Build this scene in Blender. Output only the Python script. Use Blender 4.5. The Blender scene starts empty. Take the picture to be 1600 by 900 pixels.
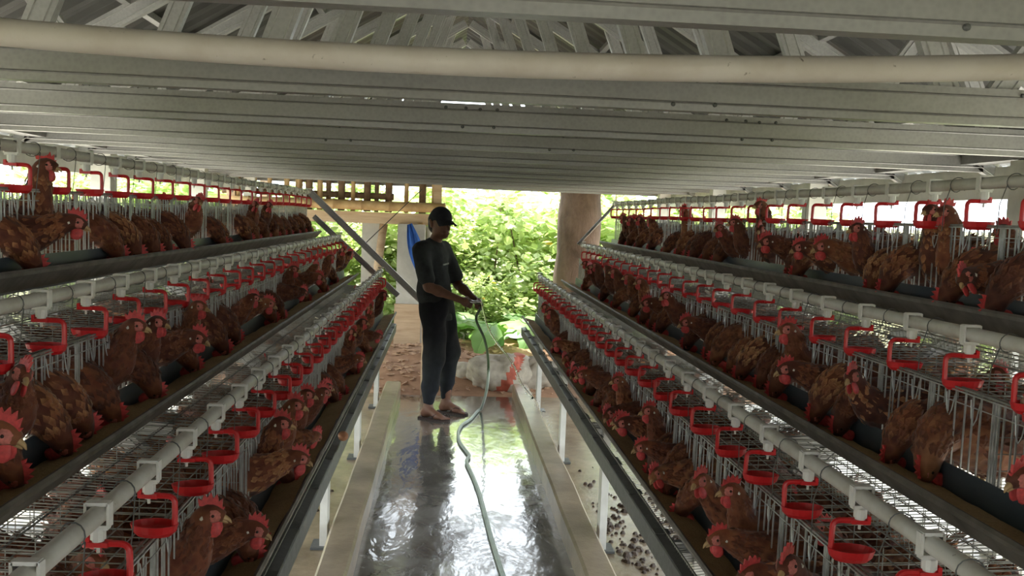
import bpy, bmesh, math, random
import numpy as np
from mathutils import Vector, Matrix, noise

S = bpy.context.scene
COL = S.collection
PI = math.pi
rnd = random.Random(7)

# ------------------------------------------------------------------ camera
FPX = 1450.0
CAM = Vector((-0.13, 0.0, 1.61))
def cam_axes():
    dx, dy = 700.0 - 800, 450 - 334.0
    c = Vector((dx, dy, FPX)).normalized()              # aisle direction in camera axes
    z = Vector((math.sin(.033), math.cos(.033), 0.0))
    z = (z - c * z.dot(c)).normalized()
    x = -c.cross(z)
    r = Vector((x[0], c[0], z[0])); u = Vector((x[1], c[1], z[1])); f = Vector((x[2], c[2], z[2]))
    return r, u, f
R_, U_, F_ = cam_axes()
cd = bpy.data.cameras.new('camera'); cam = bpy.data.objects.new('camera', cd); COL.objects.link(cam)
m = Matrix.Identity(4)
for i in range(3):
    m[i][0], m[i][1], m[i][2], m[i][3] = R_[i], U_[i], -F_[i], CAM[i]
cam.matrix_world = m
cd.sensor_width = 36; cd.lens = 36 * FPX / 1600; cd.clip_start = .05; cd.clip_end = 300
S.camera = cam
def at(px, py, **k):                                     # where the sight line of a photo pixel meets a plane
    d = R_ * ((px - 800) / FPX) + U_ * ((450 - py) / FPX) + F_
    a, v = list(k.items())[0]; i = 'xyz'.index(a)
    return CAM + d * ((v - CAM[i]) / d[i])

# ------------------------------------------------------------------ sky, sun, exposure
w = bpy.data.worlds.new('sky'); S.world = w; w.use_nodes = True
bg = w.node_tree.nodes['Background']
bg.inputs[0].default_value = (.86, .935, 1, 1); bg.inputs[1].default_value = 4.6
sd = bpy.data.lights.new('sun', 'SUN'); sd.energy = 14.0; sd.angle = math.radians(1.5); sd.color = (1, .95, .84)
sun = bpy.data.objects.new('sun', sd); COL.objects.link(sun)
sun.rotation_euler = Vector((.14, -.50, -.86)).to_track_quat('-Z', 'Y').to_euler()
sun.location = (0, 20, 25)
vs = S.view_settings
vs.view_transform = 'Standard'; vs.look = 'None'; vs.gamma = 1; vs.use_curve_mapping = False; vs.exposure = .15
S.cycles.max_bounces = 10; S.cycles.diffuse_bounces = 5; S.cycles.glossy_bounces = 4
S.cycles.transmission_bounces = 6; S.cycles.transparent_max_bounces = 8
S.cycles.use_denoising = True
S.cycles.sample_clamp_indirect = 8

# ------------------------------------------------------------------ helpers
class MB:
    def __init__(s): s.v = []; s.f = []; s.mi = []; s.cur = 0; s.attr = None
    def add(s, vs_, fs):
        b = len(s.v); s.v += [tuple(p) for p in vs_]
        for f in fs: s.f.append(tuple(b + i for i in f)); s.mi.append(s.cur)
    def box(s, c, d, M=None):
        x, y, z = d[0] / 2, d[1] / 2, d[2] / 2
        p = [Vector((sx * x, sy * y, sz * z)) for sz in (-1, 1) for sx, sy in ((-1, -1), (1, -1), (1, 1), (-1, 1))]
        if M is not None: p = [M @ q for q in p]
        p = [q + Vector(c) for q in p]
        s.add(p, [(3, 2, 1, 0), (4, 5, 6, 7), (0, 1, 5, 4), (1, 2, 6, 5), (2, 3, 7, 6), (3, 0, 4, 7)])
    def tube(s, pts, r, n=8, cap=True, closed=False):
        pts = [Vector(p) for p in pts]; k = len(pts)
        if not hasattr(r, '__len__'): r = [r] * k
        rings = []; nrm = None
        for i, p in enumerate(pts):
            a = pts[i - 1] if (i > 0 or closed) else p; b = pts[(i + 1) % k] if (i < k - 1 or closed) else p
            t = (b - a)
            t = t.normalized() if t.length > 1e-9 else Vector((0, 0, 1))
            if nrm is None:
                nrm = t.orthogonal().normalized()
            nrm = (nrm - t * nrm.dot(t))
            nrm = nrm.normalized() if nrm.length > 1e-6 else t.orthogonal().normalized()
            bi = t.cross(nrm)
            rings.append([p + (nrm * math.cos(2 * PI * j / n) + bi * math.sin(2 * PI * j / n)) * r[i] for j in range(n)])
        vs_ = [q for g in rings for q in g]; fs = []
        for i in range(k if closed else k - 1):
            for j in range(n):
                i2 = (i + 1) % k
                fs.append((i * n + j, i * n + (j + 1) % n, i2 * n + (j + 1) % n, i2 * n + j))
        if cap and not closed:
            fs.append(tuple(range(n - 1, -1, -1))); fs.append(tuple((k - 1) * n + j for j in range(n)))
        s.add(vs_, fs)
    def wire(s, a, b, r=.0013): s.tube([a, b], r, 4, cap=False)
    def prism(s, prof, y0, y1, cap=True):                 # profile (x,z) pulled along y
        n = len(prof)
        s.add([(x, y0, z) for x, z in prof] + [(x, y1, z) for x, z in prof],
              [(i, (i + 1) % n, n + (i + 1) % n, n + i) for i in range(n)] + ([tuple(range(n - 1, -1, -1)), tuple(range(n, 2 * n))] if cap else []))
    def lathe(s, prof, n=16, c=(0, 0, 0)):
        c = Vector(c); k = len(prof)
        s.add([c + Vector((r * math.cos(2 * PI * j / n), r * math.sin(2 * PI * j / n), z)) for r, z in prof for j in range(n)],
              [(i * n + j, i * n + (j + 1) % n, (i + 1) * n + (j + 1) % n, (i + 1) * n + j) for i in range(k - 1) for j in range(n)])
    def mesh(s, name, mats, smooth=False):
        me = bpy.data.meshes.new(name); me.from_pydata(s.v, [], s.f)
        for mm in (mats if isinstance(mats, (list, tuple)) else [mats]): me.materials.append(mm)
        if any(s.mi): me.polygons.foreach_set('material_index', s.mi)
        if smooth: me.polygons.foreach_set('use_smooth', [True] * len(s.f))
        me.update(); return me
def link(name, me, parent=None, loc=None, rz=None):
    o = bpy.data.objects.new(name, me); COL.objects.link(o)
    if parent: o.parent = parent
    if loc is not None: o.location = loc
    if rz is not None: o.rotation_euler = (0, 0, rz)
    return o
def tag(o, label=None, cat=None, group=None, kind=None):
    for k, v in (('label', label), ('category', cat), ('group', group), ('kind', kind)):
        if v: o[k] = v
    return o
def empty(name, loc=(0, 0, 0), rz=0):
    o = link(name, None, None, loc, rz); o.empty_display_size = .1; return o
ORD = ['first', 'second', 'third', 'fourth', 'fifth', 'sixth', 'seventh', 'eighth', 'ninth', 'tenth', 'eleventh', 'twelfth', 'thirteenth', 'fourteenth', 'fifteenth', 'sixteenth', 'seventeenth', 'eighteenth', 'nineteenth', 'twentieth']
def ordn(i):                                              # 0-based
    i += 1
    if i <= 20: return ORD[i - 1]
    t = {2: 'twenty', 3: 'thirty', 4: 'forty'}[i // 10]
    return t + '-' + ORD[i % 10 - 1] if i % 10 else {2: 'twentieth', 3: 'thirtieth', 4: 'fortieth'}[i // 10]
def smooth_pts(pts, n=6):                                 # Catmull-Rom
    P = [Vector(p) for p in pts]; out = []
    for i in range(len(P) - 1):
        a = P[max(i - 1, 0)]; b = P[i]; c = P[i + 1]; d = P[min(i + 2, len(P) - 1)]
        for j in range(n):
            t = j / n
            out.append(.5 * ((2 * b) + (c - a) * t + (2 * a - 5 * b + 4 * c - d) * t * t + (3 * b - a - 3 * c + d) * t ** 3))
    out.append(P[-1]); return out

# ------------------------------------------------------------------ materials
class NT:
    def __init__(s, name):
        s.m = bpy.data.materials.new(name); s.m.use_nodes = True
        s.t = s.m.node_tree; s.b = s.t.nodes['Principled BSDF']; s.out = s.t.nodes['Material Output']
    def n(s, typ, **k):
        nd = s.t.nodes.new(typ)
        for a, v in k.items():
            if a.startswith('i_'): nd.inputs[a[2:].replace('_', ' ')].default_value = v
            else: setattr(nd, a, v)
        return nd
    def l(s, a, b): s.t.links.new(a, b)
    def coord(s, kind='Object', scale=(1, 1, 1)):
        tc = s.n('ShaderNodeTexCoord'); mp = s.n('ShaderNodeMapping'); mp.inputs['Scale'].default_value = scale
        s.l(tc.outputs[kind], mp.inputs[0]); return mp.outputs[0]
    def noise(s, vec, scale, detail=4, rough=.55, dist=0):
        nd = s.n('ShaderNodeTexNoise'); nd.inputs['Scale'].default_value = scale; nd.inputs['Detail'].default_value = detail
        nd.inputs['Roughness'].default_value = rough; nd.inputs['Distortion'].default_value = dist
        if vec is not None: s.l(vec, nd.inputs['Vector'])
        return nd.outputs['Fac']
    def ramp(s, fac, stops):
        r = s.n('ShaderNodeValToRGB'); e = r.color_ramp.elements
        while len(e) < len(stops): e.new(.5)
        for el, (p, c) in zip(e, stops):
            el.position = p; el.color = (*c, 1) if len(c) == 3 else c
        s.l(fac, r.inputs[0]); return r.outputs[0]
    def mix(s, fac, a, b, mode='MIX'):
        mx = s.n('ShaderNodeMix', data_type='RGBA', blend_type=mode)
        for inp, v in ((mx.inputs[0], fac), (mx.inputs[6], a), (mx.inputs[7], b)):
            if hasattr(v, 'links'): s.l(v, inp)
            elif isinstance(v, (int, float)): inp.default_value = v
            else: inp.default_value = (*v, 1)
        return mx.outputs[2]
    def math(s, op, a, b=None):
        nd = s.n('ShaderNodeMath', operation=op)
        for i, v in enumerate((a, b)):
            if v is None: continue
            if hasattr(v, 'links'): s.l(v, nd.inputs[i])
            else: nd.inputs[i].default_value = v
        return nd.outputs[0]
    def set(s, **k):
        for a, v in k.items():
            inp = s.b.inputs[a.replace('_', ' ')]
            if hasattr(v, 'links'): s.l(v, inp)
            elif isinstance(v, (tuple, list)): inp.default_value = (*v, 1) if len(v) == 3 else v
            else: inp.default_value = v
        return s
    def bump(s, h, strength=.3, dist=.01):
        b = s.n('ShaderNodeBump'); b.inputs['Strength'].default_value = strength; b.inputs['Distance'].default_value = dist
        s.l(h, b.inputs['Height']); s.l(b.outputs[0], s.b.inputs['Normal']); return s
def simple(name, col, rough=.5, metal=0, var=.15, scale=20, bump=.1, kind='Object', dist=.003):
    t = NT(name); v = t.coord(kind); f = t.noise(v, scale, 5)
    lo = tuple(c * (1 - var) for c in col); hi = tuple(min(1, c * (1 + var)) for c in col)
    t.set(Base_Color=t.ramp(f, [(.3, lo), (.7, hi)]), Roughness=rough, Metallic=metal)
    if bump: t.bump(f, bump, dist)
    return t.m
M = {}
def galv(name, col, metal=.55, rough=.42):
    t = NT(name); v = t.coord('Object')
    vo = t.n('ShaderNodeTexVoronoi'); vo.inputs['Scale'].default_value = 90; t.l(v, vo.inputs['Vector'])
    f = t.noise(v, 2.2, 6, .6); f2 = t.noise(v, 45, 3)
    c = t.mix(.35, t.ramp(f, [(.25, tuple(x * .72 for x in col)), (.6, col)]), t.ramp(vo.outputs['Distance'], [(0, tuple(x * .8 for x in col)), (.8, tuple(min(1, x * 1.2) for x in col))]))
    c = t.mix(t.ramp(t.noise(v, 7, 8, .7), [(.6, (0, 0, 0)), (.78, (.6, .6, .6))]), c, (.30, .25, .19))
    t.set(Base_Color=c, Metallic=metal, Roughness=t.math('ADD', t.math('MULTIPLY', f2, .25), rough - .12))
    t.bump(f2, .06, .002); return t.m
M['galv'] = galv('galvanised_steel', (.40, .395, .39))
M['galv_light'] = galv('bright_galvanised_steel', (.66, .66, .65), .35)
M['galv_wire'] = simple('galvanised_wire', (.46, .47, .46), .42, .6, .25, 30, 0)
M['galv_dull'] = galv('dull_galvanised_steel', (.13, .135, .135), .4, .48)
M['netting'] = simple('backlit_netting_wire', (.27, .27, .25), .5, .4, .3, 30, 0)  # same wire in a darker colour, painted to look backlit
M['roof'] = simple('roof_sheet_metal', (.15, .15, .145), .45, .6, .25, 3, .05)
M['white_paint'] = simple('white_painted_steel', (.72, .71, .66), .5, 0, .12, 9, .05)
M['pvc'] = None
def pvc(name, col, dirt):
    t = NT(name); v = t.coord('Object')
    f = t.noise(v, 6, 7, .65); f2 = t.noise(v, 60, 3)
    c = t.mix(t.ramp(f, [(.42, (0, 0, 0)), (.72, (.8, .8, .8))]), col, dirt)
    c = t.mix(t.ramp(f2, [(.70, (0, 0, 0)), (.78, (.8, .8, .8))]), c, (.12, .08, .05))
    t.set(Base_Color=c, Roughness=.45); t.bump(f, .08, .002); return t.m
M['pvc'] = pvc('dusty_white_pvc', (.66, .65, .60), (.42, .38, .31))
M['pvc_cream'] = pvc('cream_pvc', (.72, .66, .61), (.58, .50, .43))
M['clip'] = simple('white_plastic', (.76, .75, .71), .45, 0, .08, 40, 0)
M['red'] = simple('red_plastic', (.62, .018, .022), .35, 0, .15, 25, .03)
def trough_mat():
    t = NT('dusty_blue_grey_plastic'); v = t.coord('Object', (1, .35, 1))
    f = t.noise(v, 9, 7, .6)
    t.set(Base_Color=t.ramp(f, [(.3, (.05, .075, .095)), (.55, (.09, .115, .13)), (.75, (.20, .19, .16))]), Roughness=.42)
    t.bump(f, .1, .003); return t.m
M['trough'] = trough_mat()
M['trough_out'] = simple('dusty_grey_trough_outside', (.16, .15, .135), .6, 0, .35, 14, .15)
def feed_mat():
    t = NT('ground_feed'); v = t.coord('Object')
    f = t.noise(v, 140, 6, .7); f2 = t.noise(v, 7, 3)
    c = t.mix(.5, t.ramp(f, [(.3, (.24, .16, .075)), (.7, (.58, .42, .22))]), t.ramp(f2, [(.3, (.32, .22, .11)), (.7, (.52, .38, .20))]))
    t.set(Base_Color=c, Roughness=.95); t.bump(f, .9, .006); return t.m
M['feed'] = feed_mat()
def wet_floor():
    t = NT('wet_concrete'); v = t.coord('Object')
    big = t.noise(v, 1.7, 5, .6, .3); mid = t.noise(t.coord('Object', (1, .6, 1)), 9, 6, .6, .5); fine = t.noise(v, 120, 3)
    c = t.ramp(mid, [(.25, (.13, .115, .095)), (.55, (.24, .22, .19)), (.8, (.33, .31, .27))])
    c = t.mix(t.ramp(big, [(.45, (0, 0, 0)), (.62, (.55, .55, .55))]), c, (.10, .08, .06))
    rg = t.ramp(t.noise(v, 3.2, 6, .65, .6), [(.38, (.04, .04, .04)), (.52, (.12, .12, .12)), (.68, (.30, .30, .30))])
    t.set(Base_Color=c, Roughness=rg, Specular_IOR_Level=.6)
    t.b.inputs['Coat Weight'].default_value = 1.0; t.b.inputs['Coat Roughness'].default_value = .06; t.b.inputs['Coat IOR'].default_value = 1.45
    h = t.math('ADD', t.math('MULTIPLY', mid, 1.0), t.math('MULTIPLY', fine, .05))
    t.bump(h, .22, .02)
    b = t.b.inputs['Normal'].links[0].from_node
    b2 = t.n('ShaderNodeBump'); b2.inputs['Strength'].default_value = .3; b2.inputs['Distance'].default_value = .02
    t.l(t.noise(t.coord('Object', (1, .45, 1)), 6, 3, .5, .4), b2.inputs['Height']); t.l(b2.outputs[0], t.b.inputs['Coat Normal'])
    return t.m
M['wet'] = wet_floor()
def concrete(name, a, b_, rough=.7, stain=(.12, .10, .07), spec=.5):
    t = NT(name); v = t.coord('Object')
    f = t.noise(v, 5, 8, .65); g = t.noise(v, 1.3, 5, .6); h = t.noise(v, 80, 4)
    c = t.ramp(f, [(.25, a), (.7, b_)])
    c = t.mix(t.ramp(g, [(.5, (0, 0, 0)), (.72, (.75, .75, .75))]), c, stain)
    t.set(Base_Color=c, Roughness=rough, Specular_IOR_Level=spec); t.bump(t.math('ADD', f, t.math('MULTIPLY', h, .25)), .35, .008); return t.m
M['kerb'] = concrete('damp_kerb_concrete', (.20, .15, .10), (.42, .33, .23), .30)
M['under'] = concrete('dirty_wet_concrete', (.19, .145, .09), (.40, .32, .22), .16, (.10, .07, .04), .6)
M['pale_ground'] = concrete('pale_dry_concrete', (.55, .52, .45), (.72, .69, .61), .85, (.5, .45, .36))
M['pillar'] = concrete('grey_concrete', (.40, .39, .36), (.58, .56, .52), .85, (.36, .33, .28))
M['soil'] = concrete('reddish_soil', (.20, .10, .055), (.42, .24, .14), .95, (.16, .09, .05))
M['grass_ground'] = concrete('leafy_ground', (.20, .21, .09), (.36, .36, .19), .95, (.30, .25, .16))
M['chip'] = simple('wood_chips', (.42, .26, .16), .9, 0, .4, 30, 0)
M['dung'] = simple('dark_manure', (.065, .04, .025), .6, 0, .4, 30, .3)
def bamboo_mat():
    t = NT('bamboo'); v = t.coord('Object', (1, 1, 1)); f = t.noise(v, 8, 5)
    t.set(Base_Color=t.ramp(f, [(.25, (.36, .21, .09)), (.6, (.60, .40, .20)), (.8, (.68, .52, .30))]), Roughness=.5); t.bump(f, .1); return t.m
M['bamboo'] = bamboo_mat()
M['bamboo_dark'] = simple('weathered_bamboo', (.16, .095, .055), .7, 0, .4, 12, .1)
def wood(name, a, b_):
    t = NT(name); f = t.noise(t.coord('Object', (1, 9, 9)), 3, 6, .6, .5)
    t.set(Base_Color=t.ramp(f, [(.3, a), (.7, b_)]), Roughness=.75); t.bump(f, .2); return t.m
M['timber'] = wood('pale_timber', (.44, .30, .19), (.64, .48, .33))
def bark():
    t = NT('bark'); f = t.noise(t.coord('Object', (1, 1, .35)), 9, 8, .7, .4); g = t.noise(t.coord('Object'), 2.2, 4)
    t.set(Base_Color=t.mix(.5, t.ramp(f, [(.3, (.05, .03, .02)), (.7, (.25, .17, .125))]), t.ramp(g, [(.35, (.07, .045, .03)), (.65, (.27, .19, .145))])), Roughness=.95); t.bump(f, .8, .03); return t.m
M['bark'] = bark()
def leafm(name, stops, trans=.55):
    t = NT(name); oi = t.n('ShaderNodeObjectInfo'); at_ = t.n('ShaderNodeAttribute', attribute_name='tone')
    f = t.math('ADD', t.math('MULTIPLY', at_.outputs['Fac'], .75), t.math('MULTIPLY', oi.outputs['Random'], .25))
    c = t.ramp(f, stops)
    t.set(Base_Color=c, Roughness=.45)
    tr = t.n('ShaderNodeBsdfTranslucent'); t.l(t.mix(1, c, (.95, 1.0, .72), 'MULTIPLY'), tr.inputs[0])
    mx = t.n('ShaderNodeMixShader'); mx.inputs[0].default_value = trans
    t.l(t.b.outputs[0], mx.inputs[1]); t.l(tr.outputs[0], mx.inputs[2]); t.l(mx.outputs[0], t.out.inputs[0])
    return t.m
M['leaf'] = leafm('leaves', [(.0, (.26, .36, .15)), (.35, (.44, .55, .25)), (.7, (.62, .70, .37)), (.93, (.74, .76, .46)), (1, (.80, .50, .05))])
M['banana'] = leafm('banana_leaf', [(0, (.20, .42, .12)), (.5, (.30, .52, .18)), (1, (.45, .62, .22))], .5)
# hens
def hen_mat(name='hen_plumage'):
    t = NT(name); oi = t.n('ShaderNodeObjectInfo'); v = t.coord('Object')
    vo = t.n('ShaderNodeTexVoronoi'); vo.inputs['Scale'].default_value = 42; t.l(v, vo.inputs['Vector'])
    f = t.noise(v, 11, 5, .6)
    at_ = t.n('ShaderNodeAttribute', attribute_name='tip')
    base = t.ramp(f, [(.3, (.040, .008, .004)), (.52, (.115, .024, .008)), (.75, (.24, .066, .022))])
    base = t.mix(t.ramp(vo.outputs['Distance'], [(.25, (0, 0, 0)), (.7, (.35, .35, .35))]), base, (.26, .10, .038))
    base = t.mix(t.math('MULTIPLY', at_.outputs['Fac'], .75), base, (.42, .20, .08))
    tone = t.ramp(oi.outputs['Random'], [(0, (.55, .42, .42)), (.35, (.85, .75, .7)), (.7, (1.1, 1.05, 1)), (.9, (1.5, 1.7, 1.7)), (1, (2.0, 2.7, 3.0))])
    t.set(Base_Color=t.mix(1, base, tone, 'MULTIPLY'), Roughness=.75)
    t.b.inputs['Sheen Weight'].default_value = .15
    t.bump(t.math('ADD', vo.outputs['Distance'], f), .6, .006); return t.m
M['hen'] = hen_mat()
M['pale_hen'] = simple('pale_bare_plumage', (.36, .26, .19), .8, 0, .35, 30, .5)
M['comb'] = simple('red_comb', (.62, .075, .075), .5, 0, .25, 90, .3)
M['face'] = simple('pink_face_skin', (.55, .17, .14), .6, 0, .3, 120, .4)
M['beak'] = simple('horn_beak', (.50, .33, .16), .45, 0, .2, 60, 0)
M['eye'] = simple('dark_eye', (.03, .015, .01), .15, 0, .1, 20, 0)
M['shank'] = simple('yellow_shank', (.45, .32, .14), .6, 0, .2, 60, .1)
M['white_feather'] = simple('white_down', (.72, .68, .60), .9, 0, .15, 60, .3)
M['egg'] = simple('brown_egg', (.50, .23, .13), .4, 0, .1, 30, 0)
# person and the rest
M['skin'] = simple('skin', (.20, .095, .06), .5, 0, .12, 25, .05)
M['shirt'] = simple('dark_tee_cloth', (.028, .033, .036), .9, 0, .25, 30, .2)
M['trouser'] = simple('black_trouser_cloth', (.010, .012, .018), .9, 0, .3, 24, .2)
M['cap'] = simple('black_cap_cloth', (.010, .011, .015), .8, 0, .2, 60, .1)
M['hair'] = simple('black_hair', (.008, .007, .007), .6, 0, .2, 200, .3)
M['sandal'] = simple('brown_sandal', (.05, .03, .025), .7, 0, .2, 40, .1)
M['hose'] = simple('pale_green_hose', (.42, .50, .44), .3, 0, .15, 12, .03)
M['hose_dark'] = simple('green_hose', (.10, .16, .08), .35, 0, .2, 12, .03)
M['metal'] = simple('bright_metal', (.6, .6, .58), .25, .9, .1, 40, 0)
M['black'] = simple('black_line', (.02, .02, .02), .6, 0, .1, 40, 0)
M['blue'] = simple('blue_cloth', (.02, .10, .42), .8, 0, .25, 12, .3)
M['sack'] = simple('woven_sack', (.40, .35, .28), .8, 0, .2, 18, .4)
M['sack_red'] = simple('red_sack_print', (.42, .10, .06), .8, 0, .25, 18, .4)
t_ = NT('water'); t_.set(Base_Color=(1, 1, 1), Roughness=.02, IOR=1.33); t_.b.inputs['Transmission Weight'].default_value = 1.0; M['water'] = t_.m

# ------------------------------------------------------------------ setting: floors, kerbs, ground
YE = 8.16                                                # far end of the slab
def grid_plane(name, x0, x1, y0, y1, z, mat, nx=1, ny=1, fn=None, thick=None):
    b = MB(); vs_ = []; fs = []
    for j in range(ny + 1):
        for i in range(nx + 1):
            x = x0 + (x1 - x0) * i / nx; y = y0 + (y1 - y0) * j / ny
            vs_.append((x, y, z + (fn(x, y) if fn else 0)))
    for j in range(ny):
        for i in range(nx):
            a = j * (nx + 1) + i; fs.append((a, a + 1, a + nx + 2, a + nx + 1))
    b.add(vs_, fs)
    if thick:
        x, X, y, Y = x0, x1, y0, y1
        b.add([(x, y, z - thick), (X, y, z - thick), (X, Y, z - thick), (x, Y, z - thick), (x, y, z), (X, y, z), (X, Y, z), (x, Y, z)],
              [(3, 2, 1, 0), (0, 1, 5, 4), (1, 2, 6, 5), (2, 3, 7, 6), (3, 0, 4, 7)])
    return tag(link(name, b.mesh(name, mat, bool(fn))), kind='structure')
def nz(x, y, s, a): return a * noise.noise(Vector((x * s, y * s, 3.1)))
grid_plane('floor', -.51, .51, -11, YE, 0, M['wet'], thick=.12)
for sx, nm in ((-1, 'left'), (1, 'right')):
    b = MB(); n = 100; top = []                            # kerb with slightly uneven edges
    for i in range(n + 1):
        y = -11 + (YE + 11) * i / n
        a = .495 + nz(y, sx * 5, 1.7, .008); c = .632 + nz(y, sx * 9, 1.3, .012); h = .12 + nz(y, sx * 3, 2.1, .006)
        top.append([(sx * a, y, -.1), (sx * a, y, h - .012), (sx * (a + .012), y, h), (sx * (c - .012), y, h), (sx * c, y, h - .012), (sx * c, y, -.1)])
    b.add([p for r in top for p in r], [(i * 6 + j, i * 6 + j + 1, i * 6 + 7 + j, i * 6 + 6 + j) for i in range(n) for j in range(5)] + [(5, 4, 3, 2, 1, 0), tuple(n * 6 + j for j in range(6))])
    tag(link('trim_1' if sx < 0 else 'trim_2', b.mesh('kerb', M['kerb'])), kind='structure')
    x0, x1 = (sx * .62, sx * 2.15) if sx > 0 else (sx * 2.15, sx * .62)
    grid_plane('floor_' + nm, x0, x1, -11, YE + .05, -.005, M['under'], 14, 60, lambda x, y: nz(x, y, 3, .006), thick=.1)
    x0, x1 = (2.15, 5.2) if sx > 0 else (-5.2, -2.15)
    grid_plane('ground_' + nm, x0, x1, -13, 10.5, -.015, M['pale_ground'], thick=.1)
def mound(x, y):
    d = max(0, y - YE - .02)
    edge = min(1, d / .5)
    return edge * (.10 + nz(x, y, 2.2, .06) + nz(x, y, 7, .025)) + max(0, .16 * math.exp(-((x + .35) ** 2 / .35 + (y - 9.4) ** 2 / .8))) * edge - .02
grid_plane('ground_end', -2.6, 3.2, YE, 11.4, 0, M['soil'], 60, 40, mound)
def hill(x, y):
    s = max(0, min(1, (y - 14) / 14)); s2 = max(0, min(1, (abs(x) - 8) / 16))
    return -.08 + 1.3 * s * s + .5 * s2 + nz(x, y, .4, .12) * min(1, max(0, (y - 11) / 4) + s2)
grid_plane('ground_far', -60, 60, -40, 70, -.06, M['grass_ground'], 60, 55, hill)

# loose chips on the soil, lumps of manure under the right rack
b = MB(); r2 = random.Random(3)
for i in range(900):
    x = r2.uniform(-1.2, 1.6); y = r2.uniform(YE + .1, 10.8); s = r2.uniform(.015, .04)
    Rm = Matrix.Rotation(r2.uniform(0, 6.3), 3, 'Z') @ Matrix.Rotation(r2.uniform(-.6, .6), 3, 'X')
    b.box((x, y, mound(x, y) + .006), (s * 2, s, .006), Rm)
tag(link('wood_chips', b.mesh('wood_chips', M['chip'])), 'pale wood chips strewn over the reddish soil beyond the slab', 'wood chips', kind='stuff')
for sx in (1, -1):
    b = MB()
    for i in range(1100 if sx > 0 else 160):
        x = sx * r2.uniform(.74, 1.6); y = r2.gauss(3.9, .8) if sx > 0 else r2.uniform(3, 8); s = abs(r2.gauss(.008, .008)) + .004
        if y > 8: continue
        pr = [(s * math.cos(a) * r2.uniform(.7, 1.2), s * math.sin(a) * r2.uniform(.7, 1.2)) for a in [k * 1.047 for k in range(6)]]
        b.add([(x + p, y + q, -.006) for p, q in pr] + [(x + p * .5, y + q * .5, s * .45) for p, q in pr],
              [(k, (k + 1) % 6, 6 + (k + 1) % 6, 6 + k) for k in range(6)] + [tuple(range(6, 12))])
    tag(link('manure', b.mesh('manure', M['dung'])), 'dark manure crumbs on the floor under the %s rack' % ('right' if sx > 0 else 'left'), 'manure', kind='stuff')

# ------------------------------------------------------------------ roof: sheets, ridge, fascia, columns
EX, EZ, RZ = 2.38, 1.99, 3.40
def roofsheet(sx):
    b = MB(); n = 270; y0, y1 = -11, 10.9; rows = []  # rear length added out of view, keeps light out behind the camera
    for i in range(n * 2 + 1):
        y = y0 + (y1 - y0) * i / (n * 2); h = .016 if i % 4 < 2 else 0
        rows.append([(0, y, RZ + h), (sx * (EX + .12), y, EZ - .07 + h)])
    b.add([p for r in rows for p in r], [(2 * i, 2 * i + 1, 2 * i + 3, 2 * i + 2) for i in range(len(rows) - 1)])
    return b.mesh('roof_sheet', M['roof'])
tag(link('ceiling', roofsheet(-1)), kind='structure'); tag(link('ceiling', roofsheet(1)), kind='structure')
for sx, nm in ((-1, 'left'), (1, 'right')):
    b = MB(); b.box((sx * (EX + .05), -.05, 1.85), (.025, 21.8, .15)); b.box((sx * (EX + .11), -.05, 1.80), (.11, 21.8, .012))
    tag(link('trim_3' if sx < 0 else 'trim_4', b.mesh('eave_fascia', M['white_paint'])), kind='structure')
    b = MB(); b.box((sx * 2.30, -.05, 1.955), (.10, 21.8, .05))
    tag(link('trim_5' if sx < 0 else 'trim_6', b.mesh('eave_beam', M['galv'])), kind='structure')
    for k, y in enumerate((-10.8, -8.4, -6, -3.6, -1.2, 1.2, 3.75, 6.05, 8.3, 10.4)):
        b = MB(); b.box((sx * 2.30, y, .95), (.12, .12, 1.95)); b.box((sx * 2.30, y, .1), (.2, .2, .22))
        me = b.mesh('column', M['white_paint'])
        tag(link('wall_%s' % nm, me), kind='structure')

b = MB(); b.box((0, -11.1, 1.7), (4.8, .1, 3.4)); tag(link('wall_back', b.mesh('wall_back', M['pillar'])), kind='structure')  # unseen end wall, added to block light from behind the camera
# ------------------------------------------------------------------ trusses
def c_bar(b, a, c, wdt=.075, dep=.034, face=Vector((0, -1, 0))):
    """lipped channel from a to c; the web faces `face`, stiffening ribs along it"""
    a = Vector(a); c = Vector(c); t = (c - a).normalized(); f = face; u = f.cross(t).normalized()
    h = wdt / 2
    prof = [(h - .010, -dep), (h, -dep), (h, 0), (h * .62, 0), (h * .55, .004), (h * .48, 0), (-h * .48, 0), (-h * .55, .004), (-h * .62, 0), (-h, 0), (-h, -dep), (-h + .010, -dep)]
    th = .0016; n = len(prof)
    inner = []
    for i, (p, q) in enumerate(prof):
        ip = p; iq = q
        if abs(p) > h - .001: ip = p - math.copysign(th, p)
        if q > -.001: iq = q - th
        elif q <= -dep + 1e-6: iq = q + th
        inner.append((ip, iq))
    loop = prof + inner[::-1]; k = len(loop)
    vs_ = [a + u * p + f * q for p, q in loop] + [c + u * p + f * q for p, q in loop]
    b.add(vs_, [(i, (i + 1) % k, k + (i + 1) % k, k + i) for i in range(k)])
BEAMS = [-9.2, -7.2, -5.2, -3.2, -2.0, -.8, .32, 1.355, 2.40, 3.29, 4.21, 5.08, 5.95, 6.82, 7.70, 8.60, 9.52, 10.55]
ZB = 1.90
def roof_z(x): return RZ - .06 - (RZ - EZ) * abs(x) / EX
b = MB(); c_bar(b, (-2.36, 0, ZB + .048), (2.36, 0, ZB + .048), .096, .038); me_bot = b.mesh('bottom_chord', M['galv'])
me_top = []
for sx in (-1, 1):
    b = MB(); c_bar(b, (sx * .02, 0, RZ - .06), (sx * 2.42, 0, EZ - .085)); me_top.append(b.mesh('top_chord', M['galv_light']))
webs = [(sx * p, sx * q) for sx in (-1, 1) for p, q in ((.62, .14), (1.22, .86), (1.30, 1.62), (1.88, 1.70))]
me_web = []
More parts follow.
